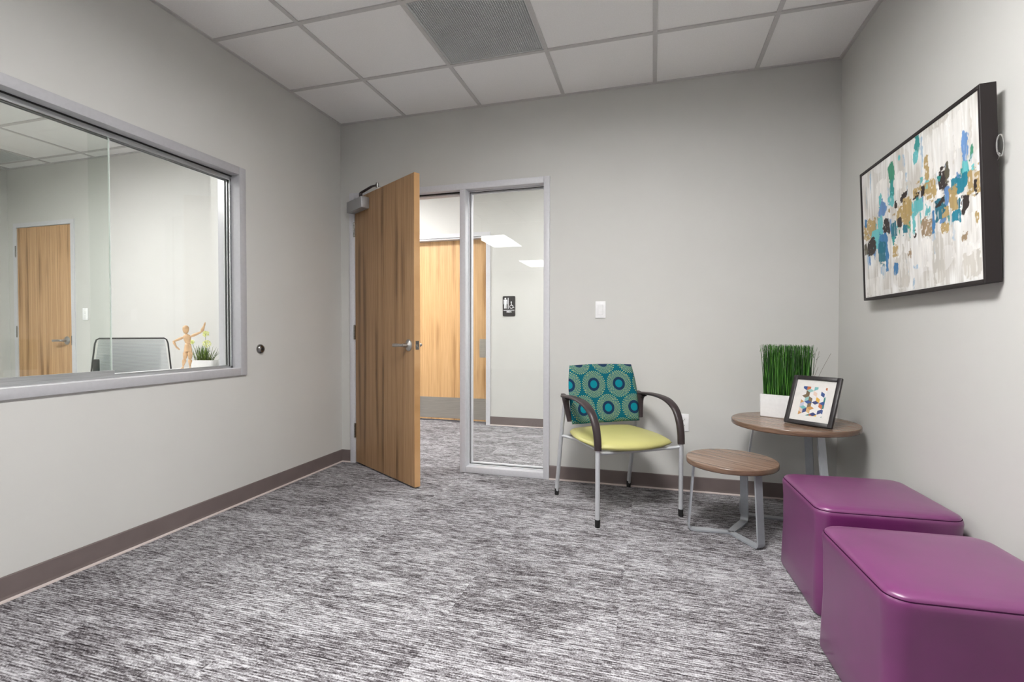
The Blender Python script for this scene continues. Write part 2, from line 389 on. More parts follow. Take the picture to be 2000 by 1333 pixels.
struct('wall_office_rear', box(B(), (XO, YR-.0, 0), (-.14, YR+.12, TOPZ)), 'paint', 'rear wall of the office, out of sight', 'wall')
struct('wall_office_chase', box(B(), (-.93, -.35, 0), (-.14, 0, TOPZ)), 'paint', 'pale boxed-out corner of the office at the right end of the window', 'wall')
struct('wall_rear', box(B(), (XO, YE-.15, 0), (W, YE, TOPZ)), 'paint', 'wall of the open area behind the viewer', 'wall')

# --- ceiling: slab above, tiles and tee bars below it
ceil = struct('ceiling', box(B(), (XO-.15, YE-.15, TOPZ), (5.2, 2.2, TOPZ+.08)), 'paint', 'suspended ceiling of square white tiles in a grey grid', 'ceiling')
LAMPS = [(-.30, -5.0, .60, 1.2), (-.32, -8.0, .60, 1.2), (2.5, .75, 1.2, .6), (-.9, .75, 1.2, .6)]
def board(x0, y0, x1, y1):
    bm = B(); hs = [(cx-sx/2, cy-sy/2, cx+sx/2, cy+sy/2) for cx, cy, sx, sy in LAMPS if x0 < cx < x1 and y0 < cy < y1]
    xs = sorted({x0, x1, *[h[0] for h in hs], *[h[2] for h in hs]}); ys = sorted({y0, y1, *[h[1] for h in hs], *[h[3] for h in hs]})
    for a, b in zip(xs, xs[1:]):
        for c, d in zip(ys, ys[1:]):
            if any(h[0]-1e-6 <= a and b <= h[2]+1e-6 and h[1]-1e-6 <= c and d <= h[3]+1e-6 for h in hs): continue
            box(bm, (a, c, H), (b, d, H+.015))
    obj('ceiling_board', bm, 'tile', ceil)
board(-4.0, .14, 5.05, YH); board(XO, YE, W, -3.621); board(XO, -3.62, 0, YR)
def tile_mesh(sx, sy, cache={}):
    k = (round(sx, 3), round(sy, 3))
    if k not in cache:
        bm = box(B(), (-sx/2, -sy/2, 0), (sx/2, sy/2, .014), .002, 1); me = bpy.data.meshes.new('ceiling_tile'); bm.to_mesh(me); bm.free()
        me.materials.append(M['tile']); cache[k] = me
    return cache[k]
def grid(xs, ys, skip):
    for i in range(len(xs)-1):
        for j in range(len(ys)-1):
            if (i, j) in skip: continue
            sx, sy = abs(xs[i+1]-xs[i])-.004, abs(ys[j+1]-ys[j])-.004
            part('ceiling_tile', tile_mesh(sx, sy), ceil, ((xs[i]+xs[i+1])/2, (ys[j]+ys[j+1])/2, H+.006))
    y0, y1 = min(ys), max(ys); x0, x1 = min(xs), max(xs)
    for x in xs[1:-1]: obj('tee_bar', box(B(), (x-.012, y0, H), (x+.012, y1, H+.03)), 'tee', ceil)
    for y in ys[1:-1]: obj('tee_bar', box(B(), (x0, y-.012, H-.0006), (x1, y+.012, H+.03)), 'tee', ceil)
    for lo, hi in (((x0, y0, H-.001), (x0+.02, y1, H+.02)), ((x1-.02, y0, H-.001), (x1, y1, H+.02)), ((x0, y1-.02, H-.0012), (x1, y1, H+.02))):
        obj('wall_angle', box(B(), lo, hi), 'tee', ceil)
GX = [0] + [.5775+TILE*i for i in range(5)] + [W]
GY = [0] + [-.5738-TILE*i for i in range(6)]
OX = [XO] + [-3.872+.5975*i for i in range(7)] + [-.14]
OY = [0, -.137, -.737, -1.347, -1.956, -2.566, YR+.12]
grid(GX, GY, {(2, 1), (3, 3), (3, 4)})
grid(OX, OY, {(1, 1), (4, 3), (4, 4)})

# --- return air grilles (egg crate) in the ceiling
def egg_crate_mesh(s):
    bm = B(); n = 48
    for i in range(n+1):
        t = -s/2 + s*i/n
        box(bm, (t-.0011, -s/2, 0), (t+.0011, s/2, .011)); box(bm, (-s/2, t-.0011, 0), (s/2, t+.0011, .011))
    me = bpy.data.meshes.new('egg_crate_core'); bm.to_mesh(me); bm.free(); me.materials.append(M['grille']); return me
eggm = egg_crate_mesh(.574)
def vent(cx, cy, label):
    t = thing('ceiling_vent', label, 'vent', (cx, cy, H), group='egg crate ceiling grilles')
    c = part('egg_crate_core', eggm, t, (0, 0, .008)); c['kind'] = 'stuff'
    bm = B()
    for sx in (-1, 1):
        box(bm, (sx*.2915-.0045, -.296, .004), (sx*.2915+.0045, .296, .03)); box(bm, (-.296, sx*.2915-.0045, .004), (.296, sx*.2915+.0045, .03))
    obj('grille_frame', bm, 'grille', t)
    obj('duct_lining', box(B(), (-.29, -.29, .045), (.29, .29, .05)), 'plenum', t)
vent((GX[2]+GX[3])/2, (GY[1]+GY[2])/2, 'dark grey egg-crate air grille in the ceiling above the doorway')
vent((OX[1]+OX[2])/2, (OY[1]+OY[2])/2, 'egg-crate air grille in the office ceiling, seen through the glass')

# --- ceiling light panels (all out of the picture; two of them mirror in the sidelight)
def troffer(cx, cy, sx, sy, lamp, label, up=.050):
    t = thing('ceiling_light', label, 'light', (cx, cy, H), group='flat ceiling light panels')
    bm = B()
    for a in (-1, 1):
        box(bm, (a*(sx/2-.0115)-.0115, -sy/2, -.002), (a*(sx/2-.0115)+.0115, sy/2, .03)); box(bm, (-sx/2, a*(sy/2-.0115)-.0115, -.002), (sx/2, a*(sy/2-.0115)+.0115, .03))
        box(bm, (a*(sx/2-.017)-.006, -sy/2+.02, .0), (a*(sx/2-.017)+.006, sy/2-.02, .064)); box(bm, (-sx/2+.02, a*(sy/2-.017)-.006, .0), (sx/2-.02, a*(sy/2-.017)+.006, .064))
    obj('light_frame', bm, 'white', t)
    obj('diffuser', box(B(), (-sx/2+.023, -sy/2+.023, up), (sx/2-.023, sy/2-.023, up+.006)), lamp, t)
troffer((GX[3]+GX[4])/2, (GY[3]+GY[5])/2, .59, 1.2, 'lamp_main', 'flat light panel in the ceiling above the viewer')
troffer(-.30, -5.0, .60, 1.2, 'lamp_rear', 'nearer light panel mirrored in the sidelight glass', -.001)
troffer(-.32, -8.0, .60, 1.2, 'lamp_rear', 'farther light panel mirrored in the sidelight glass', -.001)
troffer((OX[4]+OX[5])/2, (OY[3]+OY[5])/2, .585, 1.19, 'lamp_office', 'flat light panel in the office ceiling')
for x, s in ((2.5, 'behind the wall with the light switch'), (-.9, 'behind the half-open door')):
    troffer(x, .75, 1.2, .6, 'lamp_hall', 'flat light panel in the hallway ceiling ' + s)

# --- rubber cove base
def cove(name, p0, p1, nrm, label):
    p0, p1, nrm = Vector(p0), Vector(p1), Vector(nrm)
    t = thing(name, label, 'baseboard', p0, kind='structure')
    pr = [(0, .0), (.0115, .0035), (.0075, .010), (.0055, .02), (.005, .094), (.003, .0987), (0, .0987)]
    bm = B(); loft(bm, [[nrm*a + Vector((0, 0, b)) + q for a, b in pr] for q in (Vector(), p1-p0)]); obj('cove_strip', bm, 'base', t)
    bm = B(); q = [(.0, 0), (.0150, 0), (.0145, .0045), (.0085, .0095), (.0, .0095)]
    loft(bm, [[nrm*a + Vector((0, 0, b)) + w for a, b in q] for w in (Vector(), p1-p0)]); obj('toe_edge', bm, 'toe', t)
cove('baseboard_left', (0, YR, 0), (0, 0, 0), (1, 0, 0), 'brown-grey rubber baseboard along the foot of the windowed wall')
cove('baseboard_back_corner', (0, 0, 0), (.085, 0, 0), (0, -1, 0), 'short piece of rubber baseboard in the corner beside the door hinge')
cove('baseboard_back', (1.703, 0, 0), (W, 0, 0), (0, -1, 0), 'brown-grey rubber baseboard behind the chair and tables')
cove('baseboard_right', (W, YE, 0), (W, 0, 0), (-1, 0, 0), 'rubber baseboard behind the purple ottomans')
cove('baseboard_hallway', (.655, YH, 0), (5.05, YH, 0), (0, -1, 0), 'brown-grey rubber baseboard in the hallway seen through the sidelight')

# --- steel frame around door and sidelight
fr = thing('trim_1', 'grey steel frame around the doorway and tall glass sidelight', 'door frame', (0, 0, 0), kind='structure')
FY0, FY1 = -.014, .154
FT = 2.142
def fbox(name, lo, hi, mat='frame', r=.003): return obj(name, box(B(), lo, hi, r, 2), mat, fr, True)
fbox('hinge_jamb', (.085, FY0, 0), (.130, FY1, FT)); fbox('mullion', (1.025, FY0, 0), (1.072, FY1, FT-.045)); fbox('sidelight_jamb', (1.660, FY0, 0), (1.703, FY1, FT))
fbox('door_head', (.130, FY0, FT-.045), (1.660, FY1, FT)); fbox('sidelight_sill', (1.072, FY0, 0), (1.660, FY1, .044))
for n, lo, hi in (('door_stop', (.130, .052, 0), (.146, .11, FT-.045)), ('door_stop', (1.009, .052, 0), (1.025, .11, FT-.045)), ('door_stop', (.146, .052, FT-.061), (1.009, .11, FT-.045))): fbox(n, lo, hi)
fbox('gasket', (.130, .040, FT-.052), (1.025, .052, FT-.045), 'dark_gap', 0); fbox('strike_plate', (1.0235, -.004, .955), (1.026, .034, 1.07), 'chrome', 0)
sl = thing('window_2', 'tall narrow glass sidelight to the right of the open door', 'window', (0, 0, 0), kind='structure')
GZ0, GZ1, GX0, GX1 = .044, FT-.045, 1.072, 1.660
obj('pane', box(B(), (GX0+.006, .062, GZ0+.006), (GX1-.006, .068, GZ1-.006)), 'glass', sl)
def ring(bm, x0, x1, z0, z1, y0, y1, t):
    box(bm, (x0, y0, z0), (x0+t, y1, z1)); box(bm, (x1-t, y0, z0), (x1, y1, z1)); box(bm, (x0+t, y0, z1-t), (x1-t, y1, z1)); box(bm, (x0+t, y0, z0), (x1-t, y1, z0+t)); return bm
obj('glazing_stop', ring(B(), GX0, GX1, GZ0, GZ1, .072, .090, .016), 'frame', sl); obj('glazing_stop', ring(B(), GX0, GX1, GZ0, GZ1, .040, .058, .006), 'frame', sl)
obj('glazing_gasket', ring(B(), GX0, GX1, GZ0, GZ1, .058, .062, .009), 'dark_gap', sl); obj('glazing_gasket', ring(B(), GX0, GX1, GZ0, GZ1, .068, .072, .012), 'frame', sl)

# --- sliding interior window in the partition
wn = thing('window_1', 'wide interior sliding window with grey metal frame', 'window', (0, 0, 0), kind='structure')
def wbox(name, lo, hi, mat='frame2', r=.003, parent=wn): return obj(name, box(B(), lo, hi, r, 2), mat, parent, True)
A0, A1, C0, C1 = -2.475, -.966, .782, 2.036          # outer frame
T = .048
wbox('frame_head', (-.154, A0, C1-T), (.014, A1-T, C1)); wbox('frame_jamb', (-.154, A1-T, C0), (.014, A1, C1)); wbox('frame_jamb', (-.154, A0, C0), (.014, A0+T, C1-T)); wbox('frame_sill', (-.154, A0+T, C0), (.014, A1-T, C0+.045))
IY0, IY1, IZ0, IZ1 = A0+T, A1-T, C0+.045, C1-T
wbox('shadow_gap', (-.052, IY0, IZ1-.006), (-.044, IY1, IZ1), 'dark_gap', 0)
# upper and lower twin tracks
for z0, z1 in ((IZ1-.030, IZ1), (IZ0, IZ0+.010)):
    for x0, x1 in ((-.0535, -.0500), (-.0735, -.0700), (-.0935, -.0900)): wbox('track_fin', (x0, IY0, z0), (x1, IY1, z1), 'alu', 0)
wbox('track_bed', (-.100, IY0, IZ1-.006), (-.052, IY1, IZ1), 'dark_gap', 0)
for x0, x1 in ((-.056, -.050), (-.076, -.070), (-.096, -.090)): wbox('side_channel', (x0, IY1-.012, IZ0), (x1, IY1, IZ1-.02), 'alu', 0)
wbox('channel_bed', (-.100, IY1-.004, IZ0), (-.050, IY1, IZ1-.02), 'dark_gap', 0)
p1 = obj('front_glass', box(B(), (-.065, IY0+.004, IZ0+.03), (-.059, -1.702, IZ1-.012)), 'glass2', wn)
obj('glass_edge', box(B(), (-.0655, -1.702, IZ0+.03), (-.0585, -1.6985, IZ1-.012)), flat('polished_glass_edge', S(214, 222, 218), .15), p1)
obj('bottom_rail', box(B(), (-.069, IY0+.004, IZ0+.004), (-.055, -1.69, IZ0+.036), .0015, 1), 'alu', p1)
p2 = obj('rear_glass', box(B(), (-.085, -1.775, IZ0+.014), (-.079, IY1-.004, IZ1-.012)), 'glass', wn)
obj('bottom_rail', box(B(), (-.089, -1.775, IZ0+.002), (-.075, IY1-.004, IZ0+.016), .0015, 1), 'alu', p2)

# ================================================================== DOORS
def lever(parent, x, z, side, toward, ydoor):
    """lever set: side = -1 room face / +1 far face, toward = direction of the lever along local x"""
    y = ydoor; s = side
    h = obj('lever_handle', sweep(B(), smooth_path([(x, y+s*.045, z), (x+toward*.015, y+s*.056, z), (x+toward*.05, y+s*.060, z), (x+toward*.118, y+s*.052, z-.002)], 5),
            lambda i, t: [(a*(.0105-.002*t), b*(.0095+.002*t)) for a, b in circ(1.0, 12)]), 'steel', parent, True)
    obj('rose', lathe(B(), [(.040, 0), (.040, .004), (.034, .009), (.020, .012), (.013, .016), (.012, .046)], 28, aim((x, y, z), (0, s, 0))), 'steel', h, True)
    obj('shank', cyl(B(), (x, y, z), (x, y+s*.048, z), .011, .0095, 16), 'steel', h, True)
    return h
def hinge(parent, z, x=0.0, y=0.0):
    h = obj('hinge', cyl(B(), (x-.004, y-.008, z-.057), (x-.004, y-.008, z+.057), .0065, n=12), 'chrome', parent, True)
    bm = B(); box(bm, (x-.034, y-.0035, z-.056), (x-.004, y-.0015, z+.056)); box(bm, (x-.004, y-.004, z-.056), (x+.001, y+.030, z+.056)); obj('hinge_leaf', bm, 'chrome', h)
    for q in (-.034, -.011, .011, .034): obj('knuckle_ring', cyl(B(), (x-.004, y-.008, z+q-.0008), (x-.004, y-.008, z+q+.0008), .0068, n=12), 'dark_gap', h)
# open door (local x along the leaf from the hinge, y = thickness away from the room)
DW, DT, DZ = .888, .044, 2.083
d1 = thing('door_1', 'oak veneer door standing half open into the room', 'door', (.137, -.010, .012), math.radians(-31.7), kind='structure')
obj('leaf', box(B(), (0, 0, 0), (DW-.004, DT, DZ), .0015, 1), 'oak', d1)
obj('edge_band', box(B(), (DW-.004, .001, 0), (DW, DT-.001, DZ), .001, 1), 'oak_edge', d1, label='pale wood latch edge')
obj('latch_plate', box(B(), (DW-.001, .009, .945-.029), (DW+.0012, .035, .945+.029)), 'chrome', d1)
obj('latch_bolt', prism(B(), [(DW, .014), (DW+.010, .018), (DW+.010, .030), (DW, .030)], .935, .953), 'chrome', d1, True)
lever(d1, DW-.070, .945, -1, -1, 0.0); lever(d1, DW-.070, .945, 1, -1, DT)
for z in (.25, 1.03, 1.84): hinge(d1, z)
cl = obj('door_closer', box(B(), (-.008, -.066, 1.962), (.250, -.002, 2.046), .004, 2), 'closer', d1, True, label='silver box of the overhead door closer')
obj('closer_spindle', cyl(B(), (.17, -.032, 2.04), (.17, -.032, 2.085), .013, n=14), 'arm', cl, True)
bm = B(); sweep(bm, [(.17, -.032, 2.088), (.30, -.010, 2.112), (.345, .015, 2.120)], [(-.010, -.004), (.010, -.004), (.010, .004), (-.010, .004)]); obj('closer_arm', bm, 'arm', cl)
bm = B(); cyl(bm, (.345, .015, 2.100), (.345, .015, 2.136), .010, n=14); obj('arm_joint', bm, 'chrome', cl, True)
bm = B(); sweep(bm, [(.345, .015, 2.112), (.33, .14, 2.102), (.318, .222, 2.100)], [(-.007, -.004), (.007, -.004), (.007, .004), (-.007, .004)]); obj('closer_forearm', bm, 'closer', cl)
# restroom door across the hallway
d2 = thing('door_2', 'closed oak restroom door across the hallway with steel kick plate', 'door', (-.33, YH+.085, .018), 0, kind='structure')
obj('leaf', box(B(), (.031, 0, 0), (.939, .044, 2.09), .0015, 1), 'oak2', d2)
obj('kick_plate', box(B(), (.05, -.0015, .018), (.925, 0, .262)), 'kick', d2, label='brushed steel kick plate')
obj('push_plate', box(B(), (.825, -.0015, .735), (.915, 0, .945)), 'kick', d2, label='brushed steel push plate')
for sx in (0, .94): obj('frame_jamb', box(B(), (sx, -.084, -.018), (sx+.03, -.002, 2.105)), 'frame', d2)
obj('frame_head', box(B(), (.03, -.084, 2.082), (.94, -.002, 2.112)), 'frame', d2)
bm = B(); box(bm, (.936, -.097, -.018), (.984, -.0845, 2.145)); obj('frame_casing', bm, 'frame', d2)
bm = B(); box(bm, (-.05, -.097, 2.10), (.936, -.0845, 2.145)); obj('frame_casing', bm, 'frame', d2)
# office door behind the glass
d3 = thing('door_3', 'closed oak office door behind the sliding glass at far left', 'door', (-3.80, -.004, .012), 0, kind='structure')
obj('leaf', box(B(), (.012, 0, 0), (.775, .044, 2.075), .0015, 1), 'oak3', d3)
for sx in (-.035, .778): obj('frame_jamb', box(B(), (sx, -.008, -.012), (sx+.045, .12, 2.08)), 'frame', d3)
obj('frame_head', box(B(), (-.035, -.008, 2.08), (.823, .12, 2.122)), 'frame', d3)
lever(d3, .705, .945, -1, -1, 0.0)
for z in (.25, 1.03, 1.84): hinge(d3, z, .006)
obj('strike_plate', box(B(), (.774, -.0095, .90), (.782, -.0075, .99)), 'chrome', d3)

# ================================================================== FURNITURE
# ---- purple ottomans
def rsq(s, r, z, n=8): return [Vector((x, y, z)) for x, y in rrect(s, s, r, n)]
def ottoman(label, loc, rz):
    t = thing('ottoman', label, 'ottoman', loc, rz, 'purple cube ottomans')
    s, h = .470, .412
    rings = []
    for z, ins, r in ((.0, .012, .035), (.004, .004, .038), (.014, 0, .04), (.09, .001, .045), (.20, .004, .048), (.32, .003, .05), (.365, .0005, .052), (.380, -.001, .053), (.390, .0005, .053), (.395, .0035, .052)):
        rings.append(rsq(s-2*ins, r, z))
    bm = B(); loft(bm, rings, (True, False)); obj('side_panel', bm, 'purple', t, True, auto=60)
    rings = []
    for z, ins, r in ((.394, .0038, .052), (.400, .0045, .052), (.4045, .009, .050), (.4085, .018, .046), (.4115, .035, .040), (.4135, .065, .035), (.4155, .12, .03), (.416, .19, .02)):
        rings.append(rsq(s-2*ins, r, z))
    bm = B(); loft(bm, rings, (False, True)); obj('top_panel', bm, 'purple', t, True, auto=60)
    pts = rsq(s-2*.0034, .052, .3945); bm = B(); n = len(pts)
    c = circ(.0016, 6); rg = []
    for i in range(n):
        d = (pts[(i+1) % n]-pts[i-1]).normalized(); sd = d.cross(Vector((0, 0, 1)))
        rg.append([pts[i]+sd*a+Vector((0, 0, b)) for a, b in c])
    loft(bm, rg+[rg[0]], (False, False)); obj('seam', bm, 'stitch', t, True, label='dark stitched seam around the top')
    return t
ottoman('purple vinyl cube ottoman farther from the viewer, beside the round tables', (3.212, -1.150, 0), math.radians(2.6))
ottoman('purple vinyl cube ottoman nearest the viewer, cut by the picture edge', (3.188, -1.775, 0), math.radians(2.8))

# ---- round walnut tables on three bent flat bars
def round_table(label, loc, rz, R, h, fr_, tr_, wid, wood, rot):
    t = thing('side_table', label, 'table', loc, rz, 'round walnut side tables')
    th = .027
    top = obj('table_top', lathe(B(), [(R-.012, h-.0012), (R-.004, h-.0008), (R-.0005, h+.0)], 72, None, (True, True)) if False else lathe(B(), [(R-.003, h-.002), (R-.0032, h)], 72), wood, t)
    obj('edge_band', lathe(B(), [(R-.014, h-th), (R-.004, h-th), (R-.001, h-th+.003), (R, h-th+.006), (R, h-.004), (R-.001, h-.001), (R-.003, h), (R-.0032, h-.0015)], 72, None, (True, True)), 'wedge', t, True, auto=50)
    for k in range(3):
        a = rot + k*2*PI/3; d = Vector((math.cos(a), math.sin(a), 0)); sd = Vector((-d.y, d.x, 0))
        b = .0045
        path = [(tr_, h-th-.001), (tr_+(fr_-tr_)*.5, (h-th)*.52), (fr_-.002, .05), (fr_, .034), (fr_-.003, .020), (fr_-.011, .0095), (fr_-.026, .0065), (fr_*.5, .0065), (.0, .0065)]
        pts = [d*r+Vector((0, 0, z)) for r, z in path]
        rg = []
        for i, p in enumerate(pts):
            dd = (pts[min(i+1, len(pts)-1)]-pts[max(i-1, 0)]).normalized(); nn = dd.cross(sd).normalized()
            w = wid/2 if path[i][0] > 0 else wid/2*.8
            rg.append([p+sd*w+nn*b, p-sd*w+nn*b, p-sd*w-nn*b, p+sd*w-nn*b])
        bm = B(); loft(bm, rg); obj('leg', bm, 'tbl', t, True, auto=35)
        obj('mount_plate', box(B(), (-.03, -.03, h-th-.004), (.03, .03, h-th)), 'tbl', t).location = d*(tr_-.02)
    return t
a0 = math.atan2(-.666+.658, 2.599-2.8055)
round_table('smaller low round walnut side table standing in front', (2.800, -.658, 0), 0, .2215, .390, .2075, .183, .040, 'walnut1', a0)
round_table('larger round walnut side table in the corner, carrying planter and framed print', (3.152, -.385, 0), 0, .312, .558, .264, .196, .042, 'walnut2', math.radians(174.5))

# ---- guest chair (local x = chair's right as seen from the front camera, -y = forward)
ch = thing('guest_chair', 'guest chair with lime seat and teal rosette back, against the wall', 'chair', (2.190, -.404, 0), math.radians(33.8))
HX = .262
def leg(pts, r, foot):
    l = obj('leg', tube(B(), smooth_path(pts, 5), r, 14, (0, 1, 0)), 'silver', ch, True)
    f = Vector(foot)
    c = obj('foot_cap', lathe(B(), [(.011, .002), (.0135, .004), (.0145, .045)], 14, Matrix.Translation(f)), 'rubber', l, True)
    obj('glide', lathe(B(), [(.010, 0), (.011, .004)], 12, Matrix.Translation(f)), 'offwhite', l)
for s in (-1, 1):
    leg([(s*HX, -.278, .012), (s*HX, -.278, .2), (s*HX, -.278, .43)], .0125, (s*HX, -.278, 0))
    leg([(s*HX, .278, .012), (s*HX, .270, .09), (s*HX, .258, .14), (s*HX, .20, .44), (s*(HX-.004), .165, .60)], .0125, (s*HX, .278, 0))
    obj('seat_rail', tube(B(), smooth_path([(s*HX, .206, .398), (s*(HX-.03), .16, .394), (s*(HX-.06), .05, .390), (s*(HX-.06), -.20, .386)], 4), .009, 10), 'silver', ch, True)
obj('seat_rail', tube(B(), smooth_path([(-HX, -.278, .400), (-.22, -.262, .393), (-.1, -.235, .384), (.1, -.235, .384), (.22, -.262, .393), (HX, -.278, .400)], 4), .009, 10), 'silver', ch, True)
obj('seat_rail', tube(B(), [(-HX, .206, .395), (HX, .206, .395)], .009, 10), 'silver', ch, True)
# seat cushion
def pad(nx, ny, fn):
    """closed cushion from fn(u,v)->(x,y,ztop,zbot), u,v in -1..1"""
    bm = B(); T_, Bm = [], []
    for j in range(ny+1):
        a, b = [], []
        for i in range(nx+1):
            u, v = -1+2*i/nx, -1+2*j/ny; x, y, zt, zb = fn(u, v); a.append(bm.verts.new((x, y, zt))); b.append(bm.verts.new((x, y, zb)))
        T_.append(a); Bm.append(b)
    for j in range(ny):
        for i in range(nx):
            bm.faces.new((T_[j][i], T_[j][i+1], T_[j+1][i+1], T_[j+1][i])); bm.faces.new((Bm[j][i], Bm[j+1][i], Bm[j+1][i+1], Bm[j][i+1]))
    for i in range(nx):
        bm.faces.new((T_[0][i], Bm[0][i], Bm[0][i+1], T_[0][i+1])); bm.faces.new((T_[ny][i], T_[ny][i+1], Bm[ny][i+1], Bm[ny][i]))
    for j in range(ny):
        bm.faces.new((T_[j][0], T_[j+1][0], Bm[j+1][0], Bm[j][0])); bm.faces.new((T_[j][nx], Bm[j][nx], Bm[j+1][nx], T_[j+1][nx]))
    return bm
def sq2round(u, v, k=.82):
    # square to squircle
    return u*math.sqrt(1-k*v*v/2*(.55)), v*math.sqrt(1-k*u*u/2*(.55))
def seat_fn(u, v):
    su = math.copysign(abs(u)**.75, u); sv = math.copysign(abs(v)**.75, v)
    x, y = sq2round(su, sv)
    wf = 1.0 - .06*max(0, y)                       # slightly narrower at the back
    X = x*.256*wf; Y = y*.240 - .026 - (.034*(1-x*x) if y < 0 else 0)*abs(y)
    e = max(abs(su), abs(sv)); fall = (1-e**5)
    zt = .424 + .028*fall**.6 - .014*max(0, -y-.3)**1.5 + .007*(1-x*x) + .004*max(0, y)
    return X, Y, zt, .418-.020*fall**.5 - .012*max(0, -y)**2*(1-x*x)*.9
obj('seat', pad(26, 26, seat_fn), 'lime', ch, True, auto=80)
# back cushion (curved, tapering towards the top)
BZ0, BZ1 = .482, .842
def back_prof(u, v):
    su = math.copysign(abs(u)**.8, u); sv = math.copysign(abs(v)**.8, v)
    x, z = sq2round(su, sv, .16)
    zz = (BZ0+BZ1)/2 + z*(BZ1-BZ0)/2
    hw = .238 - .018*max(0, z-.05)**1.6
    X = x*hw - .006; lean = .110 + (zz-BZ0)*.22; curve = -.030*(x*x) + .012
    e = max(abs(su), abs(sv)); fall = (1-e**6)**.5
    return X, zz, lean+curve, fall
def back_mesh(front, thick):
    def fn(u, v):
        X, zz, y, fall = back_prof(u, v); return X, zz, y-front*fall, y+thick*fall+.004
    bm = pad(24, 24, fn)
    for w in bm.verts: w.co = Vector((w.co.x, w.co.z, w.co.y))
    return bm
bk = obj('backrest', back_mesh(.026, .003), 'fabric', ch, True, auto=80)
# give the fabric a local origin at the bottom centre of the back
for v_ in bk.data.vertices: v_.co.z -= BZ0
bk.location = (0, 0, BZ0)
def shell_fn(u, v):
    X, zz, y, fall = back_prof(u, v); return X*.985, zz, y+.007, y+.007+.014*fall+.003
bm = pad(16, 16, shell_fn)
for w in bm.verts: w.co = Vector((w.co.x, w.co.z, w.co.y))
obj('back_shell', bm, 'arm', ch, True, auto=80)
for s in (-1, 1):
    path = smooth_path([(s*.266, .188, .648), (s*.268, .13, .654), (s*.270, .03, .660), (s*.271, -.07, .656), (s*.270, -.15, .640), (s*.267, -.215, .604), (s*.264, -.255, .545), (s*.262, -.274, .475), (s*.262, -.278, .415)], 5)
    def prof(i, t):
        w = (.010 + .013*min(1, t/.12)) + .004*math.sin(min(1, t*1.6)*PI) - .005*max(0, t-.6)/.4
        hh = .009 + .009*max(0, t-.35)/.65
        return [(a*w, b*hh) for a, b in rrect(2, 2, .75, 3)]
    arm = obj('arm_rest', sweep_flat(B(), path, prof), 'arm', ch, True, auto=60)
    br = smooth_path([(s*.266, .135, .652), (s*.263, .140, .625), (s*.256, .132, .575), (s*.246, .116, .500)], 4)
    obj('arm_bracket', sweep_flat(B(), br, lambda i, t: [(a*(.017-.003*t), b*(.014+.034*(1-t)**3.5)) for a, b in rrect(2, 2, .5, 2)]), 'arm', arm, True)

# ================================================================== ON THE WALLS
def switch_plate(name, label, cx, cz, y, group=None):
    t = thing(name, label, 'switch', (cx, y, cz), group=group)
    obj('cover_plate', box(B(), (-.035, -.006, -.0575), (.035, 0, .0575), .0025, 2), 'white', t, True); return t
t = switch_plate('light_switch', 'white rocker light switch on the wall above the guest chair', 2.058, 1.200, 0)
obj('rocker_surround', box(B(), (-.0175, -.0072, -.034), (.0175, -.005, .034)), flat('switch_shadow', S(196, 196, 196), .5), t)
bm = B(); prism(bm, [(-.033, -.0060), (-.033, -.0082), (0, -.0100), (.033, -.0125), (.033, -.006)], -.0160, .0160, lambda a, b, c: (c, b, a)); obj('rocker', bm, 'white', t)
t = switch_plate('wall_switch', 'small white switch plate beside the office door, behind the glass', -2.846, 1.212, 0)
for z in (-.022, .022): obj('button', box(B(), (-.014, -.009, z-.016), (.014, -.005, z+.016), .002, 1), 'offwhite', t)
t = thing('wall_outlet', 'white duplex outlet low on the wall behind the chair arm', 'outlet', (2.600, 0, .452))
obj('cover_plate', box(B(), (-.035, -.006, -.0575), (.035, 0, .0575), .0025, 2), 'white', t, True)
for z in (-.020, .020):
    f = obj('receptacle', prism(B(), rrect(.034, .028, .010, 4), -.0078, -.005, lambda x, y, q: (x, q, y+z)), 'offwhite', t)
    bm = B(); box(bm, (-.0085, -.0083, z-.003), (-.0062, -.0076, z+.006)); box(bm, (.0062, -.0083, z-.003), (.0085, -.0076, z+.005)); lathe(bm, [(.0024, 0), (.0024, .0006)], 10, aim((0, -.0077, z-.0085), (0, -1, 0)))
    obj('slots', bm, 'slot', f)
# door bumper on the partition
t = thing('wall_bumper', 'round steel door bumper on the wall below the interior window corner', 'door stop', (0, -.850, .936))
obj('dome', lathe(B(), [(.031, 0), (.031, .004), (.027, .012), (.019, .018), (.0155, .0195)], 28, aim((0, 0, 0), (1, 0, 0))), 'chrome', t, True)
obj('rubber_pad', lathe(B(), [(.0155, .008), (.0150, .0155), (.011, .0185), (.001, .0195)], 20, aim((.002, 0, 0), (1, 0, 0))), 'rubber', t, True)
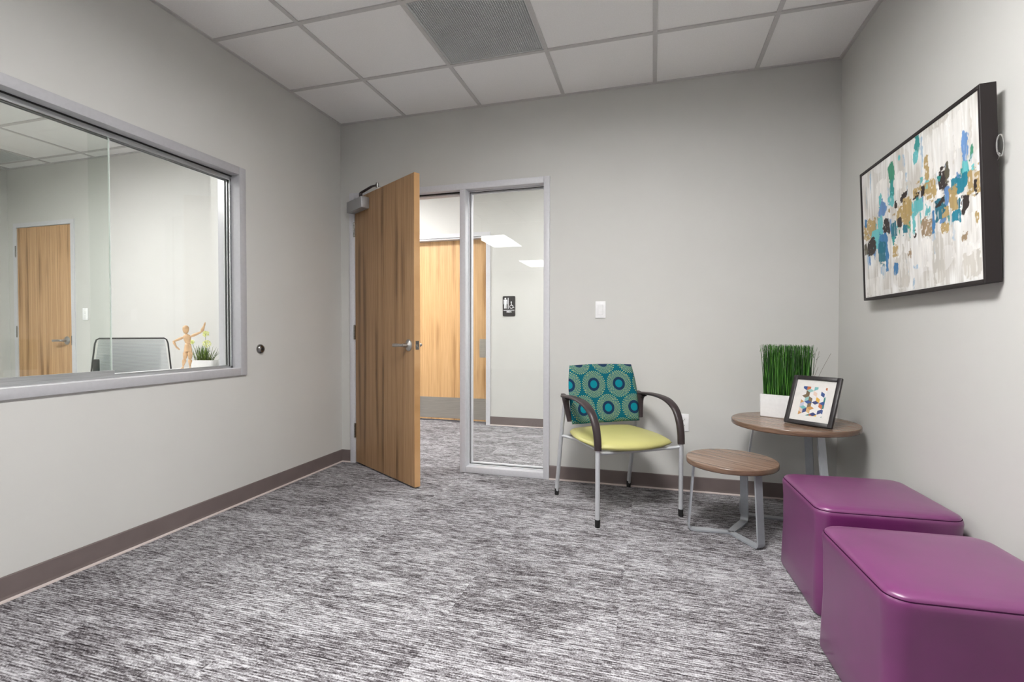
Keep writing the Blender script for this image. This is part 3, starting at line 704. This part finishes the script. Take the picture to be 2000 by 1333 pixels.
# abstract painting
PW, PH, PD = .955, .640, .045
pt = thing('abstract_painting', 'abstract painting in teal, gold and white with a dark deep frame', 'painting', (W-.0475-.003, -.510, 1.208), rot=(math.radians(2.4), 0, -PI/2))
STROKES=[('w',0.634,0.683,0.814,0.941),('w',0.162,0.716,0.291,0.855),('w',0.551,0.140,0.678,0.291),('w',0.837,0.064,0.983,0.195),('w',0.023,0.031,0.174,0.147),('w',0.819,0.769,0.908,0.946),('w',0.887,0.210,0.989,0.359),('w',0.321,0.735,0.444,0.839),('g',0.441,0.618,0.521,0.743),('g',0.699,0.959,0.823,1.124),('g',0.676,0.020,0.766,0.297),('g',0.332,0.023,0.484,0.254),('g',0.879,0.020,0.991,0.149),('t',0.564,0.907,0.604,1.003),('a',0.549,0.831,0.583,0.921),('p',0.606,0.759,0.626,0.978),('c',0.900,0.678,0.931,0.831),('a',0.893,0.597,0.928,0.680),('p',0.450,0.858,0.469,0.947),('T',0.821,0.519,0.927,0.603),('o',0.927,0.468,0.995,0.592),('k',0.966,0.473,0.982,0.527),('k',0.735,0.577,0.790,0.686),('d',0.783,0.606,0.809,0.709),('k',0.765,0.552,0.795,0.595),('t',0.722,0.629,0.741,0.668),('o',0.637,0.671,0.662,0.811),('o',0.628,0.556,0.717,0.670),('k',0.603,0.582,0.630,0.648),('k',0.539,0.597,0.584,0.641),('e',0.309,0.808,0.367,0.926),('t',0.316,0.700,0.363,0.813),('a',0.301,0.639,0.352,0.710),('k',0.418,0.642,0.484,0.686),('k',0.435,0.605,0.458,0.646),('k',0.362,0.605,0.388,0.658),('o',0.537,0.637,0.608,0.679),('o',0.385,0.500,0.524,0.598),('o',0.441,0.456,0.507,0.631),('a',0.527,0.501,0.613,0.587),('a',0.524,0.388,0.544,0.512),('a',0.633,0.459,0.667,0.520),('c',0.191,0.588,0.270,0.696),('a',0.192,0.694,0.228,0.750),('a',0.187,0.483,0.229,0.601),('D',0.709,0.383,0.777,0.506),('k',0.716,0.490,0.777,0.517),('c',0.781,0.459,0.810,0.561),('o',0.811,0.433,0.861,0.539),('D',0.862,0.405,0.879,0.477),('T',0.823,0.348,0.878,0.419),('k',0.886,0.387,0.929,0.481),('o',0.753,0.394,0.800,0.437),('b',0.680,0.319,0.703,0.455),('n',0.589,0.318,0.676,0.426),('o',0.750,0.307,0.793,0.370),('c',0.731,0.378,0.781,0.409),('o',0.009,0.475,0.150,0.604),('b',0.016,0.591,0.046,0.647),('a',0.094,0.374,0.225,0.509),('b',0.179,0.316,0.275,0.461),('k',0.240,0.449,0.309,0.565),('k',0.045,0.346,0.149,0.469),('d',0.006,0.340,0.043,0.437),('D',0.176,0.247,0.271,0.390),('b',0.254,0.170,0.284,0.360),('D',0.319,0.402,0.376,0.518),('t',0.325,0.338,0.350,0.417),('k',0.386,0.450,0.427,0.515),('D',0.436,0.408,0.475,0.458),('b',0.337,0.130,0.376,0.219),('p',0.191,0.147,0.239,0.238),('o',0.333,0.269,0.381,0.343),('n',0.476,0.228,0.505,0.250),('k',0.529,0.366,0.558,0.384),('p',0.520,0.129,0.562,0.158),('p',0.507,0.035,0.528,0.071),('o',0.968,0.318,0.986,0.361),('n',0.881,0.231,0.909,0.282),('p',0.945,0.639,0.956,0.677),('a',0.415,0.914,0.433,0.950)]
def canvas():
    nx, ny = 420, 290; rng = np.random.default_rng(5)
    def vnoise(fx, fy, seed):
        r = np.random.default_rng(seed); g = r.random((fy+2, fx+2))
        X = np.linspace(0, fx, nx+1); Y = np.linspace(0, fy, ny+1); xi = X.astype(int).clip(0, fx); yi = Y.astype(int).clip(0, fy)
        a = X-xi; b = Y-yi; a = a*a*(3-2*a); b = b*b*(3-2*b); a = a[None, :]; b = b[:, None]
        g00 = g[np.ix_(yi, xi)]; g10 = g[np.ix_(yi, xi+1)]; g01 = g[np.ix_(yi+1, xi)]; g11 = g[np.ix_(yi+1, xi+1)]
        return (g00*(1-a)+g10*a)*(1-b)+(g01*(1-a)+g11*a)*b
    Sx, Sy = np.meshgrid(np.linspace(0, 1, nx+1), np.linspace(0, 1, ny+1))
    PAL = dict(w=(230, 228, 224), g=(198, 194, 186), t=(30, 140, 138), a=(98, 186, 190), p=(160, 186, 206), c=(96, 138, 190), T=(0, 126, 150), o=(176, 150, 96), k=(46, 36, 34), d=(84, 78, 60), e=(52, 140, 110), D=(0, 104, 124), b=(50, 118, 170), n=(150, 126, 96))
    LIN = {k: np.array(S(*v)[:3]) for k, v in PAL.items()}
    streak = vnoise(70, 5, 1)*.5 + vnoise(160, 9, 2)*.3 + vnoise(16, 7, 3)*.5
    lo, hi = np.array(S(198, 194, 187)[:3]), np.array(S(240, 240, 238)[:3])
    tt = ((streak-.38)/.55).clip(0, 1)[..., None]
    C = lo*(1-tt)+hi*tt
    # broad white and warm dabs
    blk = vnoise(13, 6, 9); C = C*(1-.35*(blk > .72)[..., None]) + np.array(S(238, 238, 238)[:3])*(.35*(blk > .72)[..., None])
    e1, e2 = vnoise(48, 14, 21)-.5, vnoise(26, 34, 22)-.5
    f1, f2 = vnoise(150, 60, 23)-.5, vnoise(110, 120, 24)-.5
    fleck = vnoise(84, 60, 25); drag = vnoise(130, 16, 26)
    dabs = []
    for _ in range(95):                                  # small dabs that tie the band of colour together
        s0 = rng.random(); mid = .44 + .16*s0 + rng.normal(0, .085); w0 = rng.uniform(.006, .028); h0 = rng.uniform(.02, .085)
        dabs.append((rng.choice(list('aopcgwtawwgecp')), s0-w0/2, mid-h0/2, s0+w0/2, mid+h0/2))
    for _ in range(26):                                  # thin pale drips below and above the band
        s0 = rng.random(); y_ = rng.choice([rng.uniform(.12, .38), rng.uniform(.62, .9)]); dabs.append((rng.choice(list('ppwgg')), s0, y_-.07, s0+rng.uniform(.006, .02), y_+.07))
    for i, (k, x0, y0, x1, y1) in enumerate(dabs + STROKES):
        sh = np.roll(e1, i*13, 1)*.016 + np.roll(f1, i*29, 1)*.010; sv = np.roll(e2, i*17, 0)*.050 + np.roll(f2, i*31, 0)*.022
        cx, cy, hx, hy = (x0+x1)/2, (y0+y1)/2, max(.004, (x1-x0)/2*1.04+.001), max(.008, (y1-y0)/2*1.08+.003)
        dx = np.abs(Sx+sh-cx)/hx; dy = np.abs(Sy+sv-cy)/hy
        p = 6.0 if k in 'ToDw' else 3.0
        dd = dx**p+dy**p
        a = ((1.12-dd)/.24).clip(0, 1)
        dr = np.roll(drag, i*37, 1)
        if k in 'wgp': a = a*(.35+.6*(dr > .42))
        elif k == 'o' or k == 'n': a = a*np.where(np.roll(fleck, i*41, 1) > .74, .35, .97)
        elif k == 'k': a = a*np.where(np.roll(fleck, i*23, 0) > .88, .3, 1.0)
        else: a = a*np.where((dr > .84), .55, .98)
        col = LIN[k]*(1+.35*(np.roll(streak, i*19, 1)-.65))[..., None]
        C = C*(1-a[..., None])+col*a[..., None]
    co = np.stack([Sx*(PW-.030)+.015, np.zeros_like(Sx)+.004, Sy*(PH-.030)+.015], -1).reshape(-1, 3)
    idx = np.arange((nx+1)*(ny+1)).reshape(ny+1, nx+1)
    F = np.stack([idx[:-1, :-1], idx[:-1, 1:], idx[1:, 1:], idx[1:, :-1]], -1).reshape(-1, 4)
    me = bpy.data.meshes.new('canvas'); me.from_pydata(co.tolist(), [], F.tolist())
    at = me.color_attributes.new('Col', 'FLOAT_COLOR', 'POINT')
    at.data.foreach_set('color', np.concatenate([C.reshape(-1, 3), np.ones(((nx+1)*(ny+1), 1))], 1).astype(np.float32).ravel())
    me.materials.append(M['art']); return me
part('canvas', canvas(), pt)
obj('canvas_panel', box(B(), (.013, .0045, .013), (PW-.013, .012, PH-.013)), 'mat_board', pt)
ft = .0125
for lo, hi in (((0, 0, 0), (ft, PD, PH)), ((PW-ft, 0, 0), (PW, PD, PH)), ((ft, 0, 0), (PW-ft, PD, ft)), ((ft, 0, PH-ft), (PW-ft, PD, PH))):
    obj('frame_rail', box(B(), lo, hi, .0012, 1), 'espresso', pt)
obj('backing_board', box(B(), (.02, PD-.012, .02), (PW-.02, PD-.006, PH-.02)), 'mat_board', pt)
lp = [(PW+.012+.008*math.cos(a)*.6, PD-.002+.007*math.cos(a), .432+.034*math.sin(a)) for a in [2*PI*i/24 for i in range(25)]]
hl = obj('hanging_loop', tube(B(), lp, .0022, 8, (0.2, 1, .1)), 'clear', pt, True, label='small clear loop sticking out behind the frame')
obj('loose_wire', tube(B(), smooth_path([(PW-.004, PD-.006, .385), (PW+.004, PD-.003, .395), (PW+.009, PD-.002, .405), (PW+.002, PD-.004, .415)], 4), .0011, 6), 'chrome', hl)
# restroom sign in the hallway
sg = thing('restroom_sign', 'black restroom sign with white pictograms on the hallway wall', 'sign', (.872, YH, 1.330))
def flatp(poly, y0, y1): return prism(B(), poly, y0, y1, lambda x, z, q: (x, -q, z))
obj('sign_plate', flatp(rrect(.143, .222, .012, 4), 0, .005), 'sign', sg)
def disc(cx, cz, r, n=18): return [(cx+r*math.cos(2*PI*i/n), cz+r*math.sin(2*PI*i/n)) for i in range(n)]
mx = -.041
obj('man_head', flatp(disc(mx, .084, .0095), .005, .0058), 'sign_w', sg)
body = [(-.0215, .068), (-.017, .0725), (.017, .0725), (.0215, .068), (.0215, .022), (.0165, .022), (.0155, .058), (.0135, .058), (.0135, -.025), (.0025, -.025), (.0015, .018), (-.0015, .018), (-.0025, -.025), (-.0135, -.025), (-.0135, .058), (-.0155, .058), (-.0165, .022), (-.0215, .022)]
obj('man_figure', flatp([(x+mx, z) for x, z in body], .005, .0058), 'sign_w', sg)
obj('divider_bar', flatp([(-.0125, -.028), (-.0045, -.028), (-.0045, .092), (-.0125, .092)], .005, .0058), 'sign_w', sg)
wx, wz = .028, -.006
arc = [(wx+.0205*math.cos(a), wz+.0205*math.sin(a)) for a in [math.radians(q) for q in range(115, 375, 13)]]
arc2 = [(wx+.0155*math.cos(a), wz+.0155*math.sin(a)) for a in [math.radians(q) for q in range(115, 375, 13)]]
wh = obj('wheelchair', flatp(arc+arc2[::-1], .005, .0058), 'sign_w', sg)
obj('rider_head', flatp(disc(wx-.001, .044, .007), .005, .0058), 'sign_w', wh)
obj('rider', flatp([(wx-.004, .036), (wx+.003, .036), (wx+.004, .014), (wx+.017, .012), (wx+.026, -.013), (wx+.033, -.010), (wx+.034, -.015), (wx+.023, -.020), (wx+.013, .005), (wx-.003, .006)], .005, .0058), 'sign_w', wh)
obj('rule_line', flatp([(-.062, -.047), (.062, -.047), (.062, -.042), (-.062, -.042)], .005, .0058), 'sign_w', sg)
def text_mesh(txt, size):
    c = bpy.data.curves.new('lettering', 'FONT'); c.body = txt; c.size = size; c.align_x = 'CENTER'; c.extrude = .0004; c.offset = .0006
    o = bpy.data.objects.new('lettering', c); COL.objects.link(o); dg = bpy.context.evaluated_depsgraph_get()
    me = bpy.data.meshes.new_from_object(o.evaluated_get(dg)); bpy.data.objects.remove(o); me.materials.clear(); me.materials.append(M['sign_w']); return me
part('lettering', text_mesh('MEN', .027), sg, (.001, -.0054, -.071), (PI/2, 0, 0))
bm = B()
for i, (dx, dz) in enumerate(((-.016, 0), (-.016, -.005), (-.011, -.005), (-.002, 0), (-.002, -.010), (.003, -.005), (.012, 0), (.012, -.005), (.017, 0))): lathe(bm, [(.0014, 0), (.0009, .0008)], 8, aim((dx, -.005, -.086+dz), (0, -1, 0)))
obj('braille', bm, 'sign', sg)

# ================================================================== ON THE TABLE
TZ = .558
# white planter full of upright grass
gp = thing('grass_planter', 'white rectangular planter of tall upright green grass on the corner table', 'plant', (3.006, -.266, TZ), math.radians(-29.5))
PWd, PDp, PHt = .255, .095, .131
bm = B()
rings = []
for z, ins in ((0, .003), (.003, 0), (PHt-.003, -.002), (PHt, -.001), (PHt, .006), (PHt-.018, .007)):
    rings.append([Vector((x+PWd/2, y+PDp/2, z)) for x, y in rrect(PWd-2*ins, PDp-2*ins, .008, 3)])
loft(bm, rings, (True, False)); obj('pot', bm, 'planter', gp, True, auto=35)
obj('soil', box(B(), (.007, .007, PHt-.03), (PWd-.007, PDp-.007, PHt-.016)), 'soil', gp)
def blade(bm, p, tip, w, bend, k=4):
    p, tip = Vector(p), Vector(tip); d = tip-p; a = random.uniform(0, PI); sd = Vector((math.cos(a), math.sin(a), 0))
    prev = None
    for i in range(k+1):
        t = i/k; q = p+d*t+Vector((bend[0], bend[1], 0))*math.sin(t*PI)*.5; ww = w*(1-.75*t**2.5)
        cur = (bm.verts.new(q-sd*ww), bm.verts.new(q+sd*ww))
        if prev: bm.faces.new((prev[0], prev[1], cur[1], cur[0]))
        prev = cur
bm = B()
for i in range(430):
    x, y = random.uniform(.012, PWd-.012), random.uniform(.012, PDp-.012)
    hh = .418 + random.uniform(-.012, .003) if random.random() < .82 else random.uniform(.30, .40)
    fx = (x-PWd/2)/(PWd/2)
    tip = (x+fx*.012+random.gauss(0, .009), y+random.gauss(0, .009), hh)
    blade(bm, (x, y, PHt-.02), tip, random.uniform(.0018, .0036), (random.gauss(0, .008), random.gauss(0, .008)))
    if random.random() < .45:
        for j in range(2):
            zz = hh - random.uniform(.0, .06); blade(bm, (tip[0], tip[1], zz-.015), (tip[0]+random.gauss(0, .008), tip[1]+random.gauss(0, .008), min(.421, zz+.008)), .0013, (0, 0), 2)
g = obj('grass_blades', bm, 'green', gp); g['kind'] = 'stuff'
for tip, base in (((PWd+.030, .06, .385), (PWd-.02, .05, PHt-.02)), ((PWd+.035, .02, .30), (PWd-.02, .03, PHt-.02)), ((PWd+.085, .06, .375), (PWd-.02, .06, PHt-.02))):
    bm = B(); tube(bm, smooth_path([base, ((base[0]*.45+tip[0]*.55), (base[1]+tip[1])/2, base[2]*.4+tip[2]*.6), tip], 5), .0008, 5, (0, 1, 0)); obj('stray_blade', bm, flat('dry_stem', S(96, 92, 78), .6) if 'dry_stem' not in bpy.data.materials else bpy.data.materials['dry_stem'], gp)
# small framed print leaning back beside the planter
FW_, FH_, FD_ = .238, .270, .020
pf = thing('picture_frame', 'small black frame with a colourful diamond print, leaning on the corner table', 'picture frame', (3.084, -.466, TZ+.0085), rot=(math.radians(-23.7), 0, math.radians(-41.0)))
ft = .021
for lo, hi in (((0, 0, 0), (ft, FD_, FH_)), ((FW_-ft, 0, 0), (FW_, FD_, FH_)), ((ft, 0, 0), (FW_-ft, FD_, ft)), ((ft, 0, FH_-ft), (FW_-ft, FD_, FH_))):
    obj('frame_rail', box(B(), lo, hi, .0025, 2), 'black_frame', pf, True)
obj('mat_board', box(B(), (ft-.004, .010, ft-.004), (FW_-ft+.004, .013, FH_-ft+.004)), 'mat_board', pf)
obj('backing_board', box(B(), (.008, .013, .008), (FW_-.008, .017, FH_-.008)), 'arm', pf)
obj('easel_leg', prism(B(), [(FW_/2-.03, .0), (FW_/2+.03, 0), (FW_/2+.012, .15), (FW_/2-.012, .15)], 0, .003, lambda x, z, q: (x, .0175+.052*(1-z/.15)+q, z*.98+.022)), 'arm', pf)
def diamonds():
    rs = random.Random(11); co, fa, cols = [], [], []
    pal = [S(46, 84, 150), S(40, 60, 120), S(96, 70, 120), S(206, 150, 80), S(214, 176, 122), S(200, 110, 60), S(40, 130, 124), S(120, 190, 190), S(226, 178, 70), S(120, 100, 70), S(150, 200, 196), S(230, 206, 190), S(196, 200, 220)]
    x0, x1, z0, z1 = .060, .178, .052, .212; s = .0212
    hx, hz = s*math.cos(PI/6), s*.5
    def clip(poly):
        for ax, lim, sg_ in ((0, x0, 1), (0, x1, -1), (1, z0, 1), (1, z1, -1)):
            out = []
            for a, b in zip(poly, poly[1:]+poly[:1]):
                ia, ib = sg_*(a[ax]-lim) >= 0, sg_*(b[ax]-lim) >= 0
                if ia: out.append(a)
                if ia != ib:
                    t = (lim-a[ax])/(b[ax]-a[ax]); out.append((a[0]+(b[0]-a[0])*t, a[1]+(b[1]-a[1])*t))
            poly = out
            if len(poly) < 3: return []
        return poly
    for j in range(-1, 7):
        for i in range(-1, 5):
            cx = x0+(i+.5*(j % 2))*2*hx; cz = z0+j*1.5*s
            for q, pts in enumerate((((0, 0), (hx, hz), (0, s), (-hx, hz)), ((0, 0), (-hx, hz), (-hx, -hz), (0, -s)), ((0, 0), (0, -s), (hx, -hz), (hx, hz)))):
                if rs.random() < .34: c = S(236, 234, 232)
                else: c = rs.choice(pal)
                po = clip([(cx+a, cz+b) for a, b in pts])
                if not po: continue
                n = len(co); co += [(a, .0094, b) for a, b in po]; fa.append(list(range(n, n+len(po)))); cols += [c]*len(po)
    me = bpy.data.meshes.new('art_print'); me.from_pydata(co, [], fa)
    at = me.color_attributes.new('Col', 'FLOAT_COLOR', 'POINT'); at.data.foreach_set('color', np.array(cols, dtype=np.float32).ravel())
    me.materials.append(M['printm']); return me
part('art_print', diamonds(), pf)
obj('cover_glass', box(B(), (ft-.003, .0062, ft-.003), (FW_-ft+.003, .0074, FH_-ft+.003)), glass_mat('frame_glass', (.98, .98, .98, 1)), pf)

# ================================================================== IN THE OFFICE BEHIND THE WINDOW
LZ = .806
lg = thing('window_counter', 'white narrow counter behind the interior window sill', 'counter', (-.154, -1.5, 0))
obj('counter_top', box(B(), (-.42, -1.05, LZ-.03), (-.004, 1.14, LZ), .003, 2), 'offwhite', lg)
for y in (-1.0, .1, 1.08): obj('counter_panel', box(B(), (-.38, y, 0), (-.02, y+.025, LZ-.03)), 'offwhite', lg)
# wooden artist's figure, waving
U = Vector((.9609, .2770, 0)); mk = .000345
mn = thing('wooden_figure', 'jointed wooden artist figure waving behind the glass, beside the flowers', 'figurine', (-.40, -1.025, LZ))
def mp(x, y, dpt=0.0): return U*((x-420)*mk) + Vector((0, 0, (985-y)*mk)) + Vector((.277, -.9607, 0))*dpt
def limb(name, a, b, r0, r1, parent=mn, bulge=1.12):
    a, b = Vector(a), Vector(b); L = (b-a).length
    pr = [(r0*.35, 0), (r0*.8, L*.06), (r0*bulge, L*.3), ((r0+r1)/2, L*.65), (r1, L*.9), (r1*.5, L)]
    return obj(name, lathe(B(), [(q*mk, z) for q, z in pr], 14, aim(a, b-a)), 'wood_light', parent, True, auto=70)
obj('head', lathe(B(), [(c*mk, z*mk) for c, z in ((8, 0), (30, 10), (44, 40), (52, 80), (50, 115), (36, 142), (14, 152), (2, 153))], 18, Matrix.Translation(mp(416, 328))), 'wood_light', mn, True, auto=70)
limb('neck', mp(428, 352), mp(424, 318), 20, 18)
bm = B(); rg = []
for y, hw, cx in ((338, 30, 432), (350, 52, 434), (372, 66, 437), (410, 66, 440), (450, 56, 444), (480, 48, 448), (494, 44, 450)):
    c = mp(cx, y); rg.append([c + U*(hw*mk*math.cos(a)) + Vector((.277, -.9607, 0))*(hw*.62*mk*math.sin(a)) for a in [2*PI*i/16 for i in range(16)]])
loft(bm, rg); obj('chest', bm, 'wood_light', mn, True, auto=70)
obj('waist', ell(B(), mp(452, 502), 40*mk, 30*mk, 22*mk), 'wood_light', mn, True, auto=180)
bm = B(); rg = []
for y, hw in ((506, 44), (520, 54), (570, 62), (620, 68), (648, 70)):
    c = mp(453, y); rg.append([c + U*(hw*mk*math.cos(a)) + Vector((.277, -.9607, 0))*(hw*.6*mk*math.sin(a)) for a in [2*PI*i/16 for i in range(16)]])
loft(bm, rg); obj('pelvis', bm, 'wood_light', mn, True, auto=70)
limb('thigh', mp(414, 640), mp(392, 790), 38, 28); limb('shin', mp(390, 785), mp(362, 905), 30, 17); limb('thigh', mp(490, 640), mp(490, 792), 38, 28); limb('shin', mp(490, 788), mp(484, 905), 30, 17)
for x, y, tx in ((360, 900, 345), (486, 900, 515)):
    bm = B(); ell(bm, mp((x+tx)/2, 962, .006), 20*mk, 23*mk, 48*mk, mp(tx, 975, .012)-mp(x, 925), 14, 8); obj('foot', bm, 'wood_light', mn, True, auto=180)
for x, y in ((392, 788), (490, 790), (362, 905), (485, 905), (372, 392), (508, 378), (192, 468), (704, 288), (238, 562), (754, 172)):
    obj('joint_ball', ell(B(), mp(x, y), 17*mk, n=10, k=6), 'wood_light', mn, True, auto=180)
limb('upper_arm', mp(372, 390), mp(196, 468), 24, 18); limb('forearm', mp(190, 470), mp(238, 560), 20, 13); limb('hand', mp(240, 566), mp(302, 618), 17, 12)
limb('upper_arm', mp(510, 376), mp(700, 292), 24, 18); limb('forearm', mp(702, 292), mp(754, 178), 26, 16); limb('hand', mp(752, 172), mp(772, 116), 15, 6)
# low planter with flowering reeds
fp = thing('flower_planter', 'low white planter of reeds with pale green flower balls in the office', 'plant', (-.445, -.860, LZ), math.atan2(.277, .9609))
bm = B(); rings = []
for z, ins in ((0, .012), (.004, .008), (.048, .001), (.052, 0), (.052, .006), (.040, .008)):
    rings.append([Vector((x, y, z)) for x, y in rrect(.152-2*ins, .07-2*ins, .012, 4)])
loft(bm, rings, (True, False)); obj('pot', bm, 'planter', fp, True, auto=40)
obj('soil', box(B(), (-.066, -.026, .03), (.066, .026, .041)), 'soil', fp)
bm = B()
for i in range(110):
    x = random.gauss(0, .026); y = random.uniform(-.018, .018); hh = random.uniform(.06, .125)*(1-abs(x)*5)
    blade(bm, (x, y, .038), (x+x*.5+random.gauss(0, .012), y+random.gauss(0, .012), .04+hh), random.uniform(.0014, .0026), (random.gauss(0, .004), 0), 3)
for sx in (-1, 1):
    for k in range(4): blade(bm, (sx*.03, 0, .04), (sx*random.uniform(.07, .12), random.gauss(0, .02), .06+random.uniform(.02, .07)), .0011, (0, 0), 3)
g = obj('reed_leaves', bm, 'green2', fp); g['kind'] = 'stuff'
for cx, cz, r, bx in ((.014, .226, .021, .010), (.021, .160, .026, .014), (-.077, .172, .014, -.032)):
    st = obj('flower_stem', tube(B(), [(bx, 0, .04), (cx, 0, cz)], .0011, 6, (0, 1, 0)), 'green2', fp)
    bm = B(); rr = random.Random(int(cz*1000))
    for i in range(90):
        d = Vector((rr.gauss(0, 1), rr.gauss(0, 1), rr.gauss(0, 1))).normalized(); c = Vector((cx, 0, cz)); R_ = r*rr.uniform(.75, 1.05)
        ell(bm, c+d*R_*.92, .0030, .0024, .0030, d, 6, 4); q = d.orthogonal().normalized()*.0004
        a = [bm.verts.new(c+q), bm.verts.new(c-q), bm.verts.new(c+d*R_*.9)]; bm.faces.new(a)
    f = obj('flower_ball', bm, 'bloom', st); f['kind'] = 'stuff'
tag(obj('white_box', box(B(), (-.055, -.06, 0), (.055, .06, .050), .003, 2), 'offwhite', None, True, (-.40, -.735, LZ)), 'plain low white box on the counter right of the flower planter', 'box')
# task chair with a mesh back
oc = thing('task_chair', 'mesh-backed office chair behind the glass, dark outlined back', 'chair', (-1.0, -.913, 0), math.atan2(.81, .59))
tz = 1.0
out = [(-.262, .58), (-.292, .62), (-.272, .80), (-.250, tz-.035), (-.240, tz-.010), (-.222, tz), (.222, tz), (.240, tz-.010), (.250, tz-.035), (.268, .80), (.285, .62), (.262, .58)]
cv = lambda x, z: Vector((x*.79, .05*(x/.28)**2*-1+.05, z))
loop = [cv(x, z) for x, z in out]; bm = B(); tube(bm, loop+[loop[0]], .0048, 8, (0, 1, 0)); obj('back_frame', bm, 'rubber', oc, True)
bm = B(); vr = []
for j in range(9):
    z = .59+(tz-.595)*j/8; hw = .282-.058*max(0, (z-.62)/(tz-.62))
    vr.append([cv(-hw+2*hw*i/16, z) for i in range(17)])
loft(bm, vr, (False, False), False); obj('back_mesh', bm, 'mesh_grey', oc, True)
bm = B(); vr = []
for j in range(7):
    z = .62+(tz-.655)*j/6; hw = .205-.01*j/6
    vr.append([cv(-hw+2*hw*i/14, z)+Vector((0, .02, 0)) for i in range(15)])
loft(bm, vr, (False, False), False); o = obj('back_panel', bm, flat('panel_grey', S(222, 224, 226), .55), oc, True)
for s in (-1, 1):
    a = obj('arm_post', box(B(), (-.19-.017, -.05, .44), (-.19+.017, -.02, .865), .006, 2), 'rubber', oc, True) if s < 0 else obj('arm_post', box(B(), (s*.235-.012, -.2, .44), (s*.235+.012, -.17, .66), .006, 2), 'rubber', oc, True)
obj('seat', box(B(), (-.22, -.44, .42), (.22, .03, .49), .03, 4), 'rubber', oc, True)
obj('spine', box(B(), (-.03, .03, .40), (.03, .07, .66), .008, 2), 'rubber', oc, True)
obj('gas_column', cyl(B(), (0, -.2, .09), (0, -.2, .42), .028, n=16), 'chrome', oc, True)
for k in range(5):
    a = 2*PI*k/5+.3; d = Vector((math.cos(a), math.sin(a), 0)); l = obj('base_arm', cyl(B(), Vector((0, -.2, .10)), Vector((0, -.2, .075))+d*.29, .022, .014, 10), 'rubber', oc, True)
    c = Vector((0, -.2, .030))+d*.29; sd = Vector((-d.y, d.x, 0)); obj('caster', cyl(B(), c-sd*.02, c+sd*.02, .030, n=16), 'rubber', l, True)
